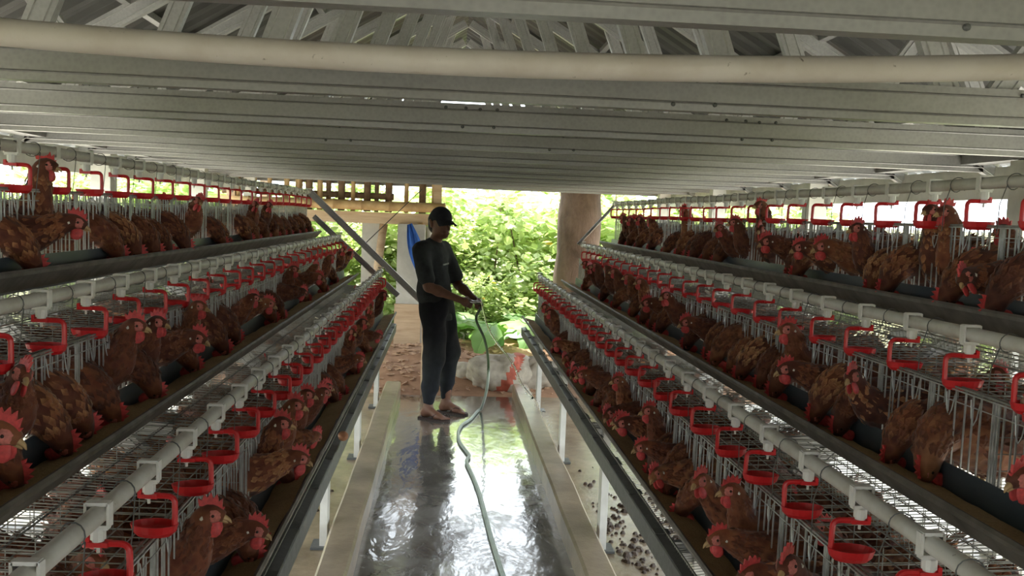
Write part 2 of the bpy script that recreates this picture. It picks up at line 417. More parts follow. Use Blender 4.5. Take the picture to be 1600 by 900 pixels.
for p, q in webs:
    b = MB(); a = Vector((p, .036, ZB + .03)); c = Vector((q, .036, roof_z(q) - .0))
    c_bar(b, a, c, .066, .03); me_web.append(b.mesh('web_member', M['galv_light']))
b = MB(); b.lathe([(0, .0055), (.004, .005), (.0062, .002), (.0062, 0)], 8); me_screw = b.mesh('screw', M['galv_dull'])
vis = [y for y in BEAMS if y > 1]
for k, y in enumerate(BEAMS):
    t = empty('roof_truss', (0, y, 0))
    if y < 1: lab = ['galvanised roof truss above and behind the camera, %s from the shed back' % ordn(k)][0]
    else:
        i = vis.index(y)
        lab = ('galvanised roof truss nearest the camera, its chord filling the top edge' if i == 0 else
               'farthest galvanised roof truss, its chord edging the green thicket' if i == len(vis) - 1 else
               'galvanised roof truss spanning the shed, %s chord counted from the camera' % ordn(i))
    tag(t, lab, 'roof truss', 'roof trusses across the shed')
    link('bottom_chord', me_bot, t)
    for me in me_top: link('top_chord', me, t)
    for me in me_web: link('web_member', me, t)
    if 1 < y < 5:
        sx0 = r2.uniform(-1, .7)
        for cx in (sx0, sx0 + 1.0):
            for dx, dz in ((0, .062), (.07, .062), (.12, .060), (.18, .061), (.06, .012), (.17, .014)):
                s = link('screw', me_screw, t, (cx + dx, -.0005, ZB + dz * 1.3)); s.rotation_euler = (PI / 2, 0, 0)
# ridge board
b = MB()
for sx in (-1, 1): b.box((sx * .11, -.05, RZ + .045), (.24, 21.8, .006), Matrix.Rotation(sx * .53, 3, 'Y'))
tag(link('trim_7', b.mesh('ridge_cap', M['roof'])), kind='structure')
# purlins on top of the trusses
for sx in (-1, 1):
    b = MB()
    for q in (.35, .95, 1.55, 2.1): b.box((sx * q, -.05, roof_z(q) + .055), (.04, 21.8, .03))
    tag(link('trim_8' if sx < 0 else 'trim_9', b.mesh('roof_battens', M['galv'])), kind='structure')

# ------------------------------------------------------------------ big cream pipe slung across under the roof
t = empty('overhead_pipe', (0, 1.85, 1.9)); tag(t, 'thick cream plastic pipe sagging across under the roof', 'pipe')
P = []
for i in range(41):
    x = -2.2 + 4.4 * i / 40; P.append((x, 0, .006 + .028 * ((x + .28) / 1.0) ** 2 * (1 if abs(x) < 1.4 else 1)))
P = [(x, y, min(z, .10)) for x, y, z in P]
b = MB(); b.tube(P, .0265, 20); link('pipe', b.mesh('pipe', M['pvc_cream'], True), t)
for x in (-1.75, 1.6):
    z = [p[2] for p in P if abs(p[0] - x) < .06][0]
    b = MB(); b.tube([(x, 0, z + 1.0)] + [(x + .0, .03 * math.sin(a), z + .03 * math.cos(a)) for a in [k * PI / 8 for k in range(17)]] , .002, 5); link('hanger_wire', b.mesh('hanger_wire', M['black']), t)

# ------------------------------------------------------------------ cage rows
TIERS = [  # name, pipe (x,z), cage front x, cage top z, trough lip (x,z), floor z
    dict(n='bottom', px=.695, pz=1.09, xf=.685, zt=.95, xl=.557, zl=.73, zf=.625, cr=.585),
    dict(n='middle', px=1.065, pz=1.38, xf=1.03, zt=1.26, xl=.893, zl=1.06, zf=.965, cr=.835),
    dict(n='top', px=1.335, pz=1.75, xf=1.335, zt=1.63, xl=1.222, zl=1.415, zf=1.315, cr=1.17)]
UL = 1.04; Y1 = 8.07; NU = 8; DEP = .40
SIDE = {-1: 'left', 1: 'right'}
WT = .0015
def cage_meshes(T):
    """unit in local space: x=0 at the front, +x towards the back, y 0..UL"""
    H = T['zt'] - T['zf']; out = {}
    b = MB()                                             # roof netting
    for i in range(24): y = UL * i / 23; b.wire((0, y, H), (DEP, y, H + .01), WT)
    for i in range(10): x = DEP * i / 9; b.wire((x, 0, H + .0025), (x, UL, H + .0025), WT)
    for x in (0, .012): b.wire((x, 0, H + .004), (x, UL, H + .004), .0032)
    out['top_netting'] = b.mesh('top_netting', M['netting'])
    b = MB(); k = 0                                      # front: vertical bars, four doors
    for c in range(4):
        y0 = c * .26
        for j, dy in enumerate((.004, .014, .024, .07, .10, .13, .17, .20, .215, .245)):
            lo = .012 if j not in (4, 5) else .012
            b.wire((0, y0 + dy, H), (-.002, y0 + dy, lo), .0030 if j < 3 else .0023)
        for dy in (.085, .185):                          # hooks bent over the top rail
            b.tube([(-.004, y0 + dy - .018, H - .012), (-.006, y0 + dy - .010, H - .05), (-.006, y0 + dy, H - .065), (-.006, y0 + dy + .010, H - .05), (-.004, y0 + dy + .018, H - .012)], .0015, 4, False)
    for z, r in ((H - .028, .0016), (H - .002, .0024), (.05, .0016), (.014, .0022)): b.wire((-.003, 0, z), (-.003, UL, z), r)
    out['front_bars'] = b.mesh('front_bars', M['galv_wire'])
    b = MB(); e = T['cr'] - T['xf']                       # sloping floor running out under the trough, upturned lip
    for i in range(53):
        y = UL * i / 52; b.tube([(DEP, y, .07), (0, y, .004), (e, y, -.008), (e - .006, y, .022)], .0012, 4, False)
    for x in (0, .09, .18, .27, .36): b.wire((x, 0, .004 + x * .17 - .002), (x, UL, .004 + x * .17 - .002), .0016)
    for x, z in ((e * .5, -.004), (e, -.009), (e - .006, .024)): b.wire((x, 0, z), (x, UL, z), .0022)
    out['wire_floor'] = b.mesh('wire_floor', M['netting'])
    b = MB()
    for i in range(9): z = .01 + (H - .01) * i / 8; b.wire((0, 0, z), (DEP, 0, z + .01))
    for i in range(8): x = DEP * i / 7; b.wire((x, 0, .01), (x, 0, H))
    out['partition'] = b.mesh('partition', M['netting'])
    b = MB()
    for i in range(6): z = .06 + (H - .05) * i / 5; b.wire((DEP, 0, z), (DEP, UL, z))
    for i in range(15): y = UL * i / 14; b.wire((DEP, y, .06), (DEP, y, H + .01))
    out['back_netting'] = b.mesh('back_netting', M['netting'])
    return out
for T in TIERS:
    ms = cage_meshes(T)
    for sx in (-1, 1):
        for k in range(NU):                               # k=0 at the far end
            y0 = Y1 - (k + 1) * UL
            o = empty('hen_cage', (sx * T['xf'], y0 if sx > 0 else y0 + UL, T['zf']), 0 if sx > 0 else PI)
            pos = 'last cage at the far end' if k == 0 else ('%s cage counted from the far end' % ordn(k))
            tag(o, 'galvanised wire hen cage in the %s %s row, %s' % (T['n'], SIDE[sx], pos), 'cage', '%s %s row of cages' % (T['n'], SIDE[sx]))
            for nm in ('top_netting', 'front_bars', 'wire_floor', 'back_netting'): link(nm, ms[nm], o)
            for c in range(5 if k == 0 else 4): link('partition', ms['partition'], o, (0, .26 * c if not (k == 0 and sx > 0 and False) else 0, 0))
            if k == 0 and sx < 0: pass

# ------------------------------------------------------------------ feed troughs and the feed in them
for T in TIERS:
    for sx in (-1, 1):
        xl, zl, xf = T['xl'], T['zl'], T['xf'] - .008
        prof_in = [(xl + .004, zl - .002), (xl + .040, zl - .046), (xl + .058, zl - .056), (xf - .026, zl - .056), (xf - .010, zl - .04), (xf - .004, zl + .030)]
        outer = [(xl - .004, zl - .002), (xl + .036, zl - .050), (xl + .055, zl - .061), (xf - .023, zl - .061), (xf - .006, zl - .042), (xf, zl + .030)]
        t = empty('feed_trough', (0, 0, 0)); tag(t, 'long grey plastic feed trough along the %s %s cage row' % (T['n'], SIDE[sx]), 'feed trough', 'feed troughs')
        ya, yb = Y1 - NU * UL, Y1 + .08
        b = MB(); b.prism([(sx * x, z) for x, z in prof_in + outer[::-1]], ya, yb); link('channel', b.mesh('channel', [M['trough']]), t)
        b = MB(); b.prism([(sx * x, z) for x, z in [(xl - .006, zl - .006), (xl - .007, zl + .003), (xl - .002, zl + .009), (xl + .004, zl + .008), (xl + .008, zl + .001), (xl + .006, zl - .006)]], ya, yb)
        b.prism([(sx * x, z) for x, z in [(xl - .005, zl - .003), (xl + .035, zl - .0508), (xl + .0365, zl - .0495), (xl - .002, zl - .002)]], ya, yb)
        link('outer_rim', b.mesh('outer_rim', M['trough_out']), t)
        b = MB(); ny, nx = 360, 5; g = []
        for i in range(ny + 1):
            y = ya + .02 + (yb - ya - .05) * i / ny
            for j in range(nx + 1):
                f = j / nx; x = xl + .012 + (xf - .030 - xl) * f
                bank = .035 * max(0, .55 - f) * 1.6
                z = zl - .014 + bank * .3 + nz(y, sx * 7 + T['zl'] * 9, 2.6, .014) * (1 - .3 * f) + nz(x * 3, y, 11, .008) - .03 * max(0, f - .6)
                lowlim = zl - .087 + (max(0, .034 - (x - xl)) * 2)
                g.append((sx * x, y, max(z, zl - .054) if 0 < j else z))
        b.add(g, [(i * (nx + 1) + j, i * (nx + 1) + j + 1, (i + 1) * (nx + 1) + j + 1, (i + 1) * (nx + 1) + j) for i in range(ny) for j in range(nx)])
        tag(link('chicken_feed', b.mesh('chicken_feed', M['feed'], True)), 'ground brown feed lying in the %s %s trough' % (T['n'], SIDE[sx]), 'feed', kind='stuff')

# ------------------------------------------------------------------ water pipes with drinkers
b = MB(); b.box((0, 0, .0185), (.036, .018, .006)); b.box((-.0185, 0, 0), (.005, .018, .040)); b.box((.0185, 0, 0), (.005, .018, .040)); b.box((0, 0, -.021), (.036, .018, .008))
b.lathe([(0, -.056), (.008, -.056), (.010, -.05), (.010, -.042), (.013, -.042), (.013, -.024)], 10); b.lathe([(0, -.066), (.003, -.066), (.003, -.056)], 6)
me_fit = b.mesh('nipple_fitting', M['clip'])
b = MB()                                                  # red drip cup and the arm that carries it (arm towards +x)
b.box((.002, 0, -.050), (.034, .020, .008)); b.box((-.016, 0, -.046), (.007, .016, .016))
b.tube(smooth_pts([(.012, 0, -.050), (.040, 0, -.050), (.050, 0, -.056), (.052, 0, -.068), (.052, 0, -.106), (.050, 0, -.117)], 3), .0058, 8)
n = 20; prof = [(0.0, -.1285), (.72, -.128), (.9, -.120), (1.0, -.105), (.93, -.105), (.82, -.117), (.68, -.122), (0.0, -.1225)]
vs_ = [(.012 + .047 * r * math.cos(2 * PI * j / n), .031 * r * math.sin(2 * PI * j / n), z) for r, z in prof for j in range(n)]
b.add(vs_, [(i * n + j, i * n + (j + 1) % n, (i + 1) * n + (j + 1) % n, (i + 1) * n + j) for i in range(len(prof) - 1) for j in range(n)])
me_cup = b.mesh('drinker_cup', M['red'])
b = MB()                                                  # tie wire looped round the pipe
b.tube([(.021 * math.cos(a), .012 * a / PI - .012, .021 * math.sin(a)) for a in [k * PI / 7 for k in range(-2, 15)]], .0013, 4, False)
b.tube([(-.02, -.002, -.008), (-.024, .02, -.06), (-.02, .03, -.135)], .0013, 4, False)
me_tie = b.mesh('tie_wire', M['galv_dull'])
OFF = {(-1, 0): 1.565, (-1, 1): 2.209, (-1, 2): 2.679, (1, 0): 1.726, (1, 1): 2.025, (1, 2): 2.468}
for ti, T in enumerate(TIERS):
    for sx in (-1, 1):
        t = empty('water_pipe', (sx * T['px'], 0, T['pz'])); tag(t, 'white plastic water pipe with red drinkers above the %s %s cages' % (T['n'], SIDE[sx]), 'water pipe', 'drinker pipes')
        b = MB(); P = []
        for i in range(61):
            y = -.2 + (8.14 + .2) * i / 60; P.append((nz(y, ti + sx * 4, .9, .006), y, nz(y, ti * 3 + sx, .8, .007)))
        b.tube(P, .0165, 14); link('pipe', b.mesh('pipe', M['pvc'], True), t)
        b = MB(); b.tube([(0, 8.12, 0), (0, 8.16, 0)], .020, 12); b.box((0, 8.15, .028), (.055, .012, .01)); link('end_cap', b.mesh('end_cap', M['clip' if ti else 'metal']), t)
        k = 0; o0 = OFF[(sx, ti)]; y = o0 - .264 * math.floor(o0 / .264) + .05
        y = o0 - .264 * int((o0 + .1) / .264)
        while y < 8.08:
            i = min(60, max(0, (y + .2) / 8.34 * 60)); P0 = Vector(P[int(i)]); 
            g_ = link('nipple_fitting', me_fit, t, (P0.x, y, P0.z), 0)
            f = link('drinker_cup', me_cup, g_, (0, 0, 0), 0 if sx < 0 else PI)
            f.rotation_euler.z += rnd.uniform(-.16, .16); f.rotation_euler.y = rnd.uniform(-.03, .03)
            tw = link('tie_wire', me_tie, t, (P0.x, y + .13 + rnd.uniform(-.03, .03), P0.z), 0 if sx > 0 else PI)
            y += .264 * (1 + rnd.uniform(-.01, .01)); k += 1

# ------------------------------------------------------------------ rack frames: front rails, posts, slanted legs
for sx in (-1, 1):
    t = empty('cage_rack', (0, 0, 0)); tag(t, 'galvanised steel rack frame carrying the %s cage rows, posts behind the kerb' % SIDE[sx], 'cage rack', 'rack frames')
    b = MB(); b.prism([(sx * x, z) for x, z in [(.553, .633), (.590, .640), (.592, .636), (.557, .629), (.553, .566), (.590, .566), (.590, .563), (.550, .563), (.549, .630)]], Y1 - NU * UL, Y1 + .06)
    link('front_rail', b.mesh('front_rail', M['galv_dull']), t)
    for y in (-.4, 1.15, 2.75, 4.4, 6.02, 7.62):
        p = empty_loc = None
        b = MB(); c_bar(b, (sx * .655, y, .0), (sx * .655, y, .60), .075, .035, Vector((-sx, 0, 0))); link('post', b.mesh('post', M['white_paint']), t)
        b = MB(); b.box((sx * .675, y, .003), (.11, .12, .012)); b.box((sx * .655, y + .05, .03), (.012, .02, .06)); link('foot_plate', b.mesh('foot_plate', M['galv_dull']), t)
        b = MB(); b.box((sx * .615, y, .588), (.10, .05, .03)); link('bracket', b.mesh('bracket', M['galv']), t)
        b = MB(); c_bar(b, (sx * .70, y + .02, .56), (sx * 1.80, y + .02, 1.60), .06, .03); link('slanted_leg', b.mesh('slanted_leg', M['galv']), t)
        b = MB(); c_bar(b, (sx * 1.72, y + .02, 0), (sx * 1.72, y + .02, 1.62), .06, .03); link('back_post', b.mesh('back_post', M['white_paint']), t)
        for T in TIERS:
            b = MB(); c_bar(b, (sx * (T['xl'] + .03), y + .02, T['zf'] - .024), (sx * 1.72, y + .02, T['zf'] - .0), .035, .025); link('cross_bar', b.mesh('cross_bar', M['galv']), t)
    for y in [0.3 + .42 * i for i in range(19)]:
        b = MB(); b.box((sx * .574, y, .637), (.05, .05 if int(y * 10) % 3 else .11, .004)); link('strap', b.mesh('strap', M['galv_dull']), t)
    for T in TIERS:
        b = MB(); b.box((sx * (T['xf'] + DEP + .02), 3.95, T['zf'] + .06), (.03, 8.3, .03)); link('back_rail', b.mesh('back_rail', M['galv']), t)
# braces at the far end
def bar(name, a, c, r, mat, lab, cat, group=None, n=8):
    b = MB(); b.tube([a, c], r, n); return tag(link(name, b.mesh(name, M[mat])), lab, cat, group)
p0 = at(484, 300, y=8.17); p1 = at(664, 476, y=8.42)
b = MB(); dr = (p1 - p0).normalized(); c_bar(b, p0, p1, .055, .03, Vector((0, -1, 0)) ); tag(link('diagonal_brace', b.mesh('diagonal_brace', M['galv'])), 'long pale metal brace slanting down from the top left pipe end', 'brace')
p0 = at(490, 338, y=8.12); p1 = at(622, 462, y=8.12)
b = MB(); c_bar(b, p0, p1, .045, .03, Vector((0, -1, 0))); tag(link('diagonal_brace', b.mesh('diagonal_brace', M['galv'])), 'shorter metal brace slanting across the far ends of the left troughs', 'brace')
bar('diagonal_brace', at(963, 318, y=8.15), at(903, 382, y=8.15), .014, 'galv', 'thin metal brace at the far end of the upper right cages', 'brace')
p0 = at(659, 296, y=9.4); p1 = at(546, 404, y=8.15)
bar('tie_string', p0, p1, .004, 'black', 'thin dark string running from the roof to the middle left trough end', 'string')
q = at(661, 612, z=.02); b = MB(); b.tube([(q.x, q.y, -.05), (q.x, q.y, .45), at(664, 470, y=q.y + .02)], .026, 10)
tag(link('wooden_stake', b.mesh('wooden_stake', M['timber'], True)), 'upright pale stake in the soil just behind the man', 'stake')
# eggs
def egg(px, py, lab, **k):
    p = at(px, py, **k); b = MB(); b.lathe([(0, -.027)] + [(.0215 * math.sin(a) * (1 - .10 * math.cos(a)), -.028 * math.cos(a)) for a in [PI * i / 10 for i in range(1, 10)]] + [(0, .029)], 14)
    o = tag(link('egg', b.mesh('egg', M['egg'], True)), lab, 'egg', 'loose eggs'); o.location = p; o.rotation_euler = (PI / 2, .3, .4); return o
egg(536, 681, 'brown egg lying on the bottom left rail beside the trough', z=.662)
e_ = egg(1487, 527, 'brown egg on the wire above a red drinker, middle right row', z=1.287)
# white down caught on the netting
tufts = []
for i in range(46): tufts.append((rnd.choice((-1, 1)), rnd.choice((0, 0, 0, 1)), rnd.uniform(2.2, 8) if rnd.random() < .35 else rnd.uniform(5, 8)))
tufts.sort(key=lambda q: q[2]); tc = {}
for sx, ti, y in tufts:
    T = TIERS[ti]; b = MB(); c = Vector((0, 0, .01)); i = tc.get((sx, ti), 0); tc[(sx, ti)] = i + 1
    for j in range(9):
        a = rnd.uniform(0, 6.3); l = rnd.uniform(.015, .04); d = Vector((math.cos(a), math.sin(a), rnd.uniform(.0, .7))); w_ = d.cross(Vector((0, 0, 1))).normalized() * l * .35
        b.add([c, c + d * l * .6 + w_, c + d * l, c + d * l * .6 - w_], [(0, 1, 2, 3)])
    o = link('feather_tuft', b.mesh('feather_tuft', M['white_feather']), None, (sx * (T['xf'] + rnd.uniform(.03, .20)), y, T['zt'] + .004))
    tag(o, 'white downy tuft on the %s %s netting, %s from the near end' % (T['n'], SIDE[sx], ordn(i)), 'feather', 'feather tufts on the %s %s netting' % (T['n'], SIDE[sx]))

# ------------------------------------------------------------------ hens
BODY = [(-.375, .235, .006, .012), (-.345, .225, .022, .030), (-.30, .200, .045, .050), (-.24, .170, .068, .070), (-.17, .150, .082, .083), (-.10, .145, .083, .085), (-.045, .160, .072, .078)]
POSES = {
    'U':  [(-.005, .192, .054, .058, 0), (.022, .228, .037, .040, 0), (.032, .258, .029, .030, 0), (.040, .284, .025, .026, 0), (.056, .299, .0225, .022, 0), (.074, .297, .017, .016, 0), (.086, .293, .010, .010, 0)],
    'U2': [(-.005, .190, .054, .058, 0), (.020, .226, .037, .040, -.006), (.026, .255, .029, .030, -.014), (.030, .280, .025, .026, -.022), (.040, .295, .0225, .022, -.036), (.050, .293, .017, .016, -.050), (.057, .289, .010, .010, -.060)],
    'U3': [(.000, .178, .056, .058, 0), (.035, .202, .039, .041, .004), (.056, .226, .030, .031, .010), (.066, .250, .025, .026, .018), (.080, .263, .0225, .022, .028), (.094, .260, .017, .016, .040), (.102, .256, .010, .010, .048)],
    'L':  [(.000, .172, .056, .058, 0), (.045, .186, .041, .043, 0), (.080, .200, .031, .033, 0), (.105, .210, .025, .027, 0), (.128, .212, .0225, .022, 0), (.146, .206, .017, .016, 0), (.157, .200, .010, .010, 0)],
    'L2': [(.000, .165, .056, .058, 0), (.045, .168, .041, .043, .004), (.082, .170, .031, .033, .012), (.105, .172, .025, .027, .022), (.122, .172, .0225, .022, .036), (.136, .164, .017, .016, .050), (.143, .157, .010, .010, .059)],
    'F':  [(-.020, .178, .056, .058, 0), (.026, .172, .044, .046, 0), (.056, .148, .036, .038, 0), (.072, .122, .030, .031, 0), (.080, .098, .025, .025, 0), (.084, .080, .018, .018, 0), (.086, .068, .010, .010, 0)],
    'F2': [(-.020, .172, .056, .058, 0), (.016, .158, .045, .047, .006), (.040, .134, .036, .038, .014), (.052, .112, .030, .031, .020), (.060, .092, .025, .025, .026), (.066, .075, .018, .018, .030), (.069, .064, .010, .010, .032)],
    'P':  [(-.01, .205, .056, .058, 0), (.010, .262, .040, .042, 0), (.018, .308, .031, .033, 0), (.022, .345, .027, .028, 0), (.034, .368, .0235, .023, 0), (.054, .368, .017, .016, 0), (.066, .363, .010, .010, 0)],
}
def hen_pose(key):
    rr = random.Random(hash(key) % 1000 if False else sum(map(ord, key)))
    raw = [(x - .05, z, ry, rz, 0) for x, z, ry, rz in BODY] + POSES[key]
    path = smooth_pts([(p[0], p[4], p[1]) for p in raw], 3); rad = smooth_pts([(p[2], p[3], 0) for p in raw], 3)
    n = 18; rings = []; frames = []
    for i, p in enumerate(path):
        a = path[max(i - 1, 0)]; c = path[min(i + 1, len(path) - 1)]; t = (c - a).normalized()
        s = Vector((0, 1, 0)); s = (s - t * s.dot(t)).normalized(); u = s.cross(t) * -1
        frames.append((p, t, s, u)); rings.append([])
        for j in range(n):
            an = 2 * PI * j / n; k = 1 + .035 * noise.noise(Vector((i * .5, math.cos(an) * 2, math.sin(an) * 2)))
            # the belly is a little fuller than the back
            v = math.sin(an)
            rings[-1].append(p + s * math.cos(an) * rad[i].x * k + u * v * rad[i].y * k * (1.06 if v * u.z < 0 else 1))
    out = {}
    b = MB(); m_ = len(rings)
    b.add([q for r in rings for q in r], [(i * n + j, (i + 1) * n + j, (i + 1) * n + (j + 1) % n, i * n + (j + 1) % n) for i in range(m_ - 1) for j in range(n)] + [tuple(range(n)), tuple((m_ - 1) * n + j for j in range(n - 1, -1, -1))])
    out['body'] = b.mesh('body', M['hen'], True)
    # feathers lying back over the body and the hackles of the neck
    b = MB(); tips = []
    for k in range(430):
        i = rr.randrange(3, m_ - 9); j = rr.randrange(n); an = 2 * PI * (j + rr.random()) / n
        p, t, s, u = frames[i]; o = (s * math.cos(an) + u * math.sin(an)); q = p + s * math.cos(an) * rad[i].x * .985 + u * math.sin(an) * rad[i].y * .985
        sc = .6 + min(rad[i].x, .08) / .08 * .75; L = .030 * sc * rr.uniform(.8, 1.3); W = .0085 * sc
        d = (-t + o * rr.uniform(.10, .30)).normalized(); sd_ = d.cross(o).normalized()
        b.add([q, q + d * L * .55 + sd_ * W + o * .002, q + d * L, q + d * L * .55 - sd_ * W + o * .002, q + d * L * .5 + o * .005], [(0, 1, 4), (1, 2, 4), (2, 3, 4), (3, 0, 4)])
        f = 1 if rr.random() < .45 else .35
        tips += [0, .35 * f, f, .35 * f, .12]
    for k in range(9):                                   # tail fan
        a = (k - 4) / 4; q = frames[3][0] + Vector((0, a * .02, .01)); d = Vector((-1, a * .35, .55 - abs(a) * .25)).normalized(); sd_ = d.cross(Vector((0, 1, 0) if abs(a) < .01 else (0, 1, .3))).normalized(); L = .10
        sd_ = Vector((0, 1, 0)).cross(d).normalized() * .4 + Vector((0, .8, 0))
        b.add([q, q + d * L * .6 + sd_ * .013, q + d * L, q + d * L * .6 - sd_ * .013], [(0, 1, 2, 3)]); tips += [0, .1, .25, .1]
    me = b.mesh('feathers', M['hen']); at_ = me.attributes.new('tip', 'FLOAT', 'POINT'); at_.data.foreach_set('value', tips); out['feathers'] = me
    # wings
    for sgn in (-1, 1):
        b = MB(); vs_ = []; nu, nv = 9, 6
        for i in range(nu + 1):
            f = i / nu; x = -.045 - .255 * f; zc = .185 + .035 * f - .02 * math.sin(f * PI); hh = .055 * (1 - f) ** .6 * (.5 + min(1, f * 4) * .5) + .006
            for j in range(nv + 1):
                g = j / nv * 2 - 1; z = zc + g * hh - .012
                # body half-width at this place, the wing lies just proud of it
                bw = np.interp(-x, [.04, .10, .17, .24, .30, .36], [.072, .083, .082, .068, .045, .02]); bz = np.interp(-x, [.04, .10, .17, .24, .30, .36], [.16, .145, .15, .17, .20, .23])
                k_ = max(0, 1 - ((z - bz) / (bw * 1.04)) ** 2) ** .5
                yy = max(bw * k_, .012) + .009 * (1 - g * g) + .004
                vs_.append((x - .05, sgn * yy, z))
        b.add(vs_, [(i * (nv + 1) + j, i * (nv + 1) + j + 1, (i + 1) * (nv + 1) + j + 1, (i + 1) * (nv + 1) + j) for i in range(nu) for j in range(nv)])
        tp = [0] * len(vs_)
        for k in range(46):
            f = rr.random() ** .8; g = rr.uniform(-.9, .9); i = int(f * nu); j = int((g + 1) / 2 * nv); q = Vector(vs_[i * (nv + 1) + j]) + Vector((0, sgn * .003, 0))
            L = .03 + .03 * f; d = Vector((-1, sgn * .12, .16)).normalized(); w_ = Vector((0, sgn * .15, 1)) * .008
            b.add([q, q + d * L * .6 + w_, q + d * L, q + d * L * .6 - w_], [(0, 1, 2, 3)]); tp += [0, .4, .8, .4]
        me = b.mesh('wing', M['hen'], False); a2 = me.attributes.new('tip', 'FLOAT', 'POINT'); a2.data.foreach_set('value', tp); out['wing%d' % sgn] = me
    # head furniture: frame at the head centre
    h = Vector((raw[-3][0], raw[-3][4], raw[-3][1])); d = (Vector((raw[-1][0], raw[-1][4], raw[-1][1])) - h).normalized()
    s = Vector((0, 1, 0)); s = (s - d * s.dot(d)).normalized(); u = d.cross(s)
    if u.z < 0 and abs(d.z) < .7: u = -u
    if abs(d.z) >= .7 and u.x < 0: u = -u
    fr = lambda a, bb, c: h + d * a + s * bb + u * c
    b = MB(); tp = .0028                                  # comb
    ol = [(.026, .008), (.030, .022), (.024, .020), (.020, .038), (.013, .030), (.006, .045), (-.001, .034), (-.009, .046), (-.014, .033), (-.023, .040), (-.024, .026), (-.034, .028), (-.028, .014), (-.016, .014), (0, .017), (.014, .013)]
    n2 = len(ol); bend = lambda c: .10 * max(0, c - .02) ** 1 * (1 if rr else 1)
    A = [fr(a * .92, -tp + .25 * max(0, c - .018), c * .95) for a, c in ol]; B = [fr(a * .92, tp + .25 * max(0, c - .018), c * .95) for a, c in ol]
    b.add(A + B, [(i, (i + 1) % n2, n2 + (i + 1) % n2, n2 + i) for i in range(n2)])
    teeth = [(15, 0, 1, 2), (15, 2, 3, 4), (14, 15, 4), (14, 4, 5, 6), (13, 14, 6), (13, 6, 7, 8), (13, 8, 9, 10), (12, 13, 10), (12, 10, 11)]
    b.add(A, [f[::-1] for f in teeth]); b.add(B, teeth)
    out['comb'] = b.mesh('comb', M['comb'])
    for sgn in (-1, 1):                                   # wattle and face patch
        b = MB(); c = fr(.016, sgn * .009, -.026); vs_ = []
        for i in range(7):
            for j in range(8):
                th = PI * i / 6; ph = 2 * PI * j / 8
                vs_.append(c + d * (.0125 * math.sin(th) * math.cos(ph) * (1.25 - .3 * math.cos(th))) + s * (.004 * math.sin(th) * math.sin(ph) + sgn * .004 * -math.cos(th) * .5) + u * (.020 * math.cos(th)))
        b.add(vs_, [(i * 8 + j, i * 8 + (j + 1) % 8, (i + 1) * 8 + (j + 1) % 8, (i + 1) * 8 + j) for i in range(6) for j in range(8)])
        out['wattle%d' % sgn] = b.mesh('wattle', M['comb'], True)
        b = MB(); c = fr(.008, sgn * .0165, .001); vs_ = []
        for i in range(6):
            for j in range(10):
                th = PI / 2 * i / 5; ph = 2 * PI * j / 10
                vs_.append(c + d * (.0185 * math.cos(th) * math.cos(ph)) + u * (.0145 * math.cos(th) * math.sin(ph)) + s * sgn * (.0068 * math.sin(th) - .002 - .004 * max(0, math.cos(th) * math.cos(ph))))
        b.add(vs_, [(i * 10 + j, i * 10 + (j + 1) % 10, (i + 1) * 10 + (j + 1) % 10, (i + 1) * 10 + j) for i in range(5) for j in range(10)])
        out['face%d' % sgn] = b.mesh('face_patch', M['face'], True)
        b = MB(); c = fr(.009, sgn * .0205, .003); vs_ = []
        for i in range(5):
            for j in range(8):
                th = PI * i / 4; ph = 2 * PI * j / 8; vs_.append(c + Vector((math.sin(th) * math.cos(ph), math.sin(th) * math.sin(ph), math.cos(th))) * .0036)
        b.add(vs_, [(i * 8 + j, i * 8 + (j + 1) % 8, (i + 1) * 8 + (j + 1) % 8, (i + 1) * 8 + j) for i in range(4) for j in range(8)])
        out['eye%d' % sgn] = b.mesh('eye', M['eye'], True)
        b = MB(); c = fr(-.012, sgn * .0205, -.007); b.tube([c + u * .006, c, c - u * .006], [.002, .0055, .002], 6); out['lobe%d' % sgn] = b.mesh('ear_lobe', M['white_feather'], True)
    b = MB(); b.tube([fr(.020, 0, -.001), fr(.032, 0, -.002), fr(.042, 0, -.005), fr(.048, 0, -.011)], [.0085, .0065, .004, .001], 8); b.tube([fr(.022, 0, -.008), fr(.034, 0, -.010), fr(.041, 0, -.012)], [.006, .004, .001], 6)
    out['beak'] = b.mesh('beak', M['beak'], True)
    for sgn in (-1, 1):
        b = MB(); f = Vector((-.175, sgn * .038, 0)); b.tube([f + Vector((.0, 0, .11)), f + Vector((-.008, 0, .06)), f + Vector((.004, 0, .008))], [.016, .007, .006], 7)
        for a in (-.5, 0, .5, PI): b.tube([f + Vector((.004, 0, .008)), f + Vector((.004 + .035 * math.cos(a), .035 * math.sin(a), .003))], [.0045, .003], 5)
        out['leg%d' % sgn] = b.mesh('leg', M['shank'])
    return out
HEN = {k: hen_pose(k) for k in POSES}
FWD = {'U': .056, 'U2': .04, 'U3': .08, 'L': .128, 'L2': .122, 'F': .08, 'F2': .06, 'P': .034, 'I': -.1}
DESC = {'U': 'brown hen, head raised, at the %s %s bars', 'L': 'brown hen craning over the %s %s trough', 'F': 'brown hen feeding head-down in the %s %s trough',
        'P': 'brown hen peering over the %s %s cage roof', 'I': 'brown hen inside the %s %s cages behind bars'}
NAMES = {'body': 'body', 'feathers': 'feathers', 'comb': 'comb', 'beak': 'beak'}
for s_ in ('-1', '1'):
    for a_, n_ in (('wing', 'wing'), ('wattle', 'wattle'), ('face', 'face_patch'), ('eye', 'eye'), ('lobe', 'ear_lobe'), ('leg', 'leg')): NAMES[a_ + s_] = n_
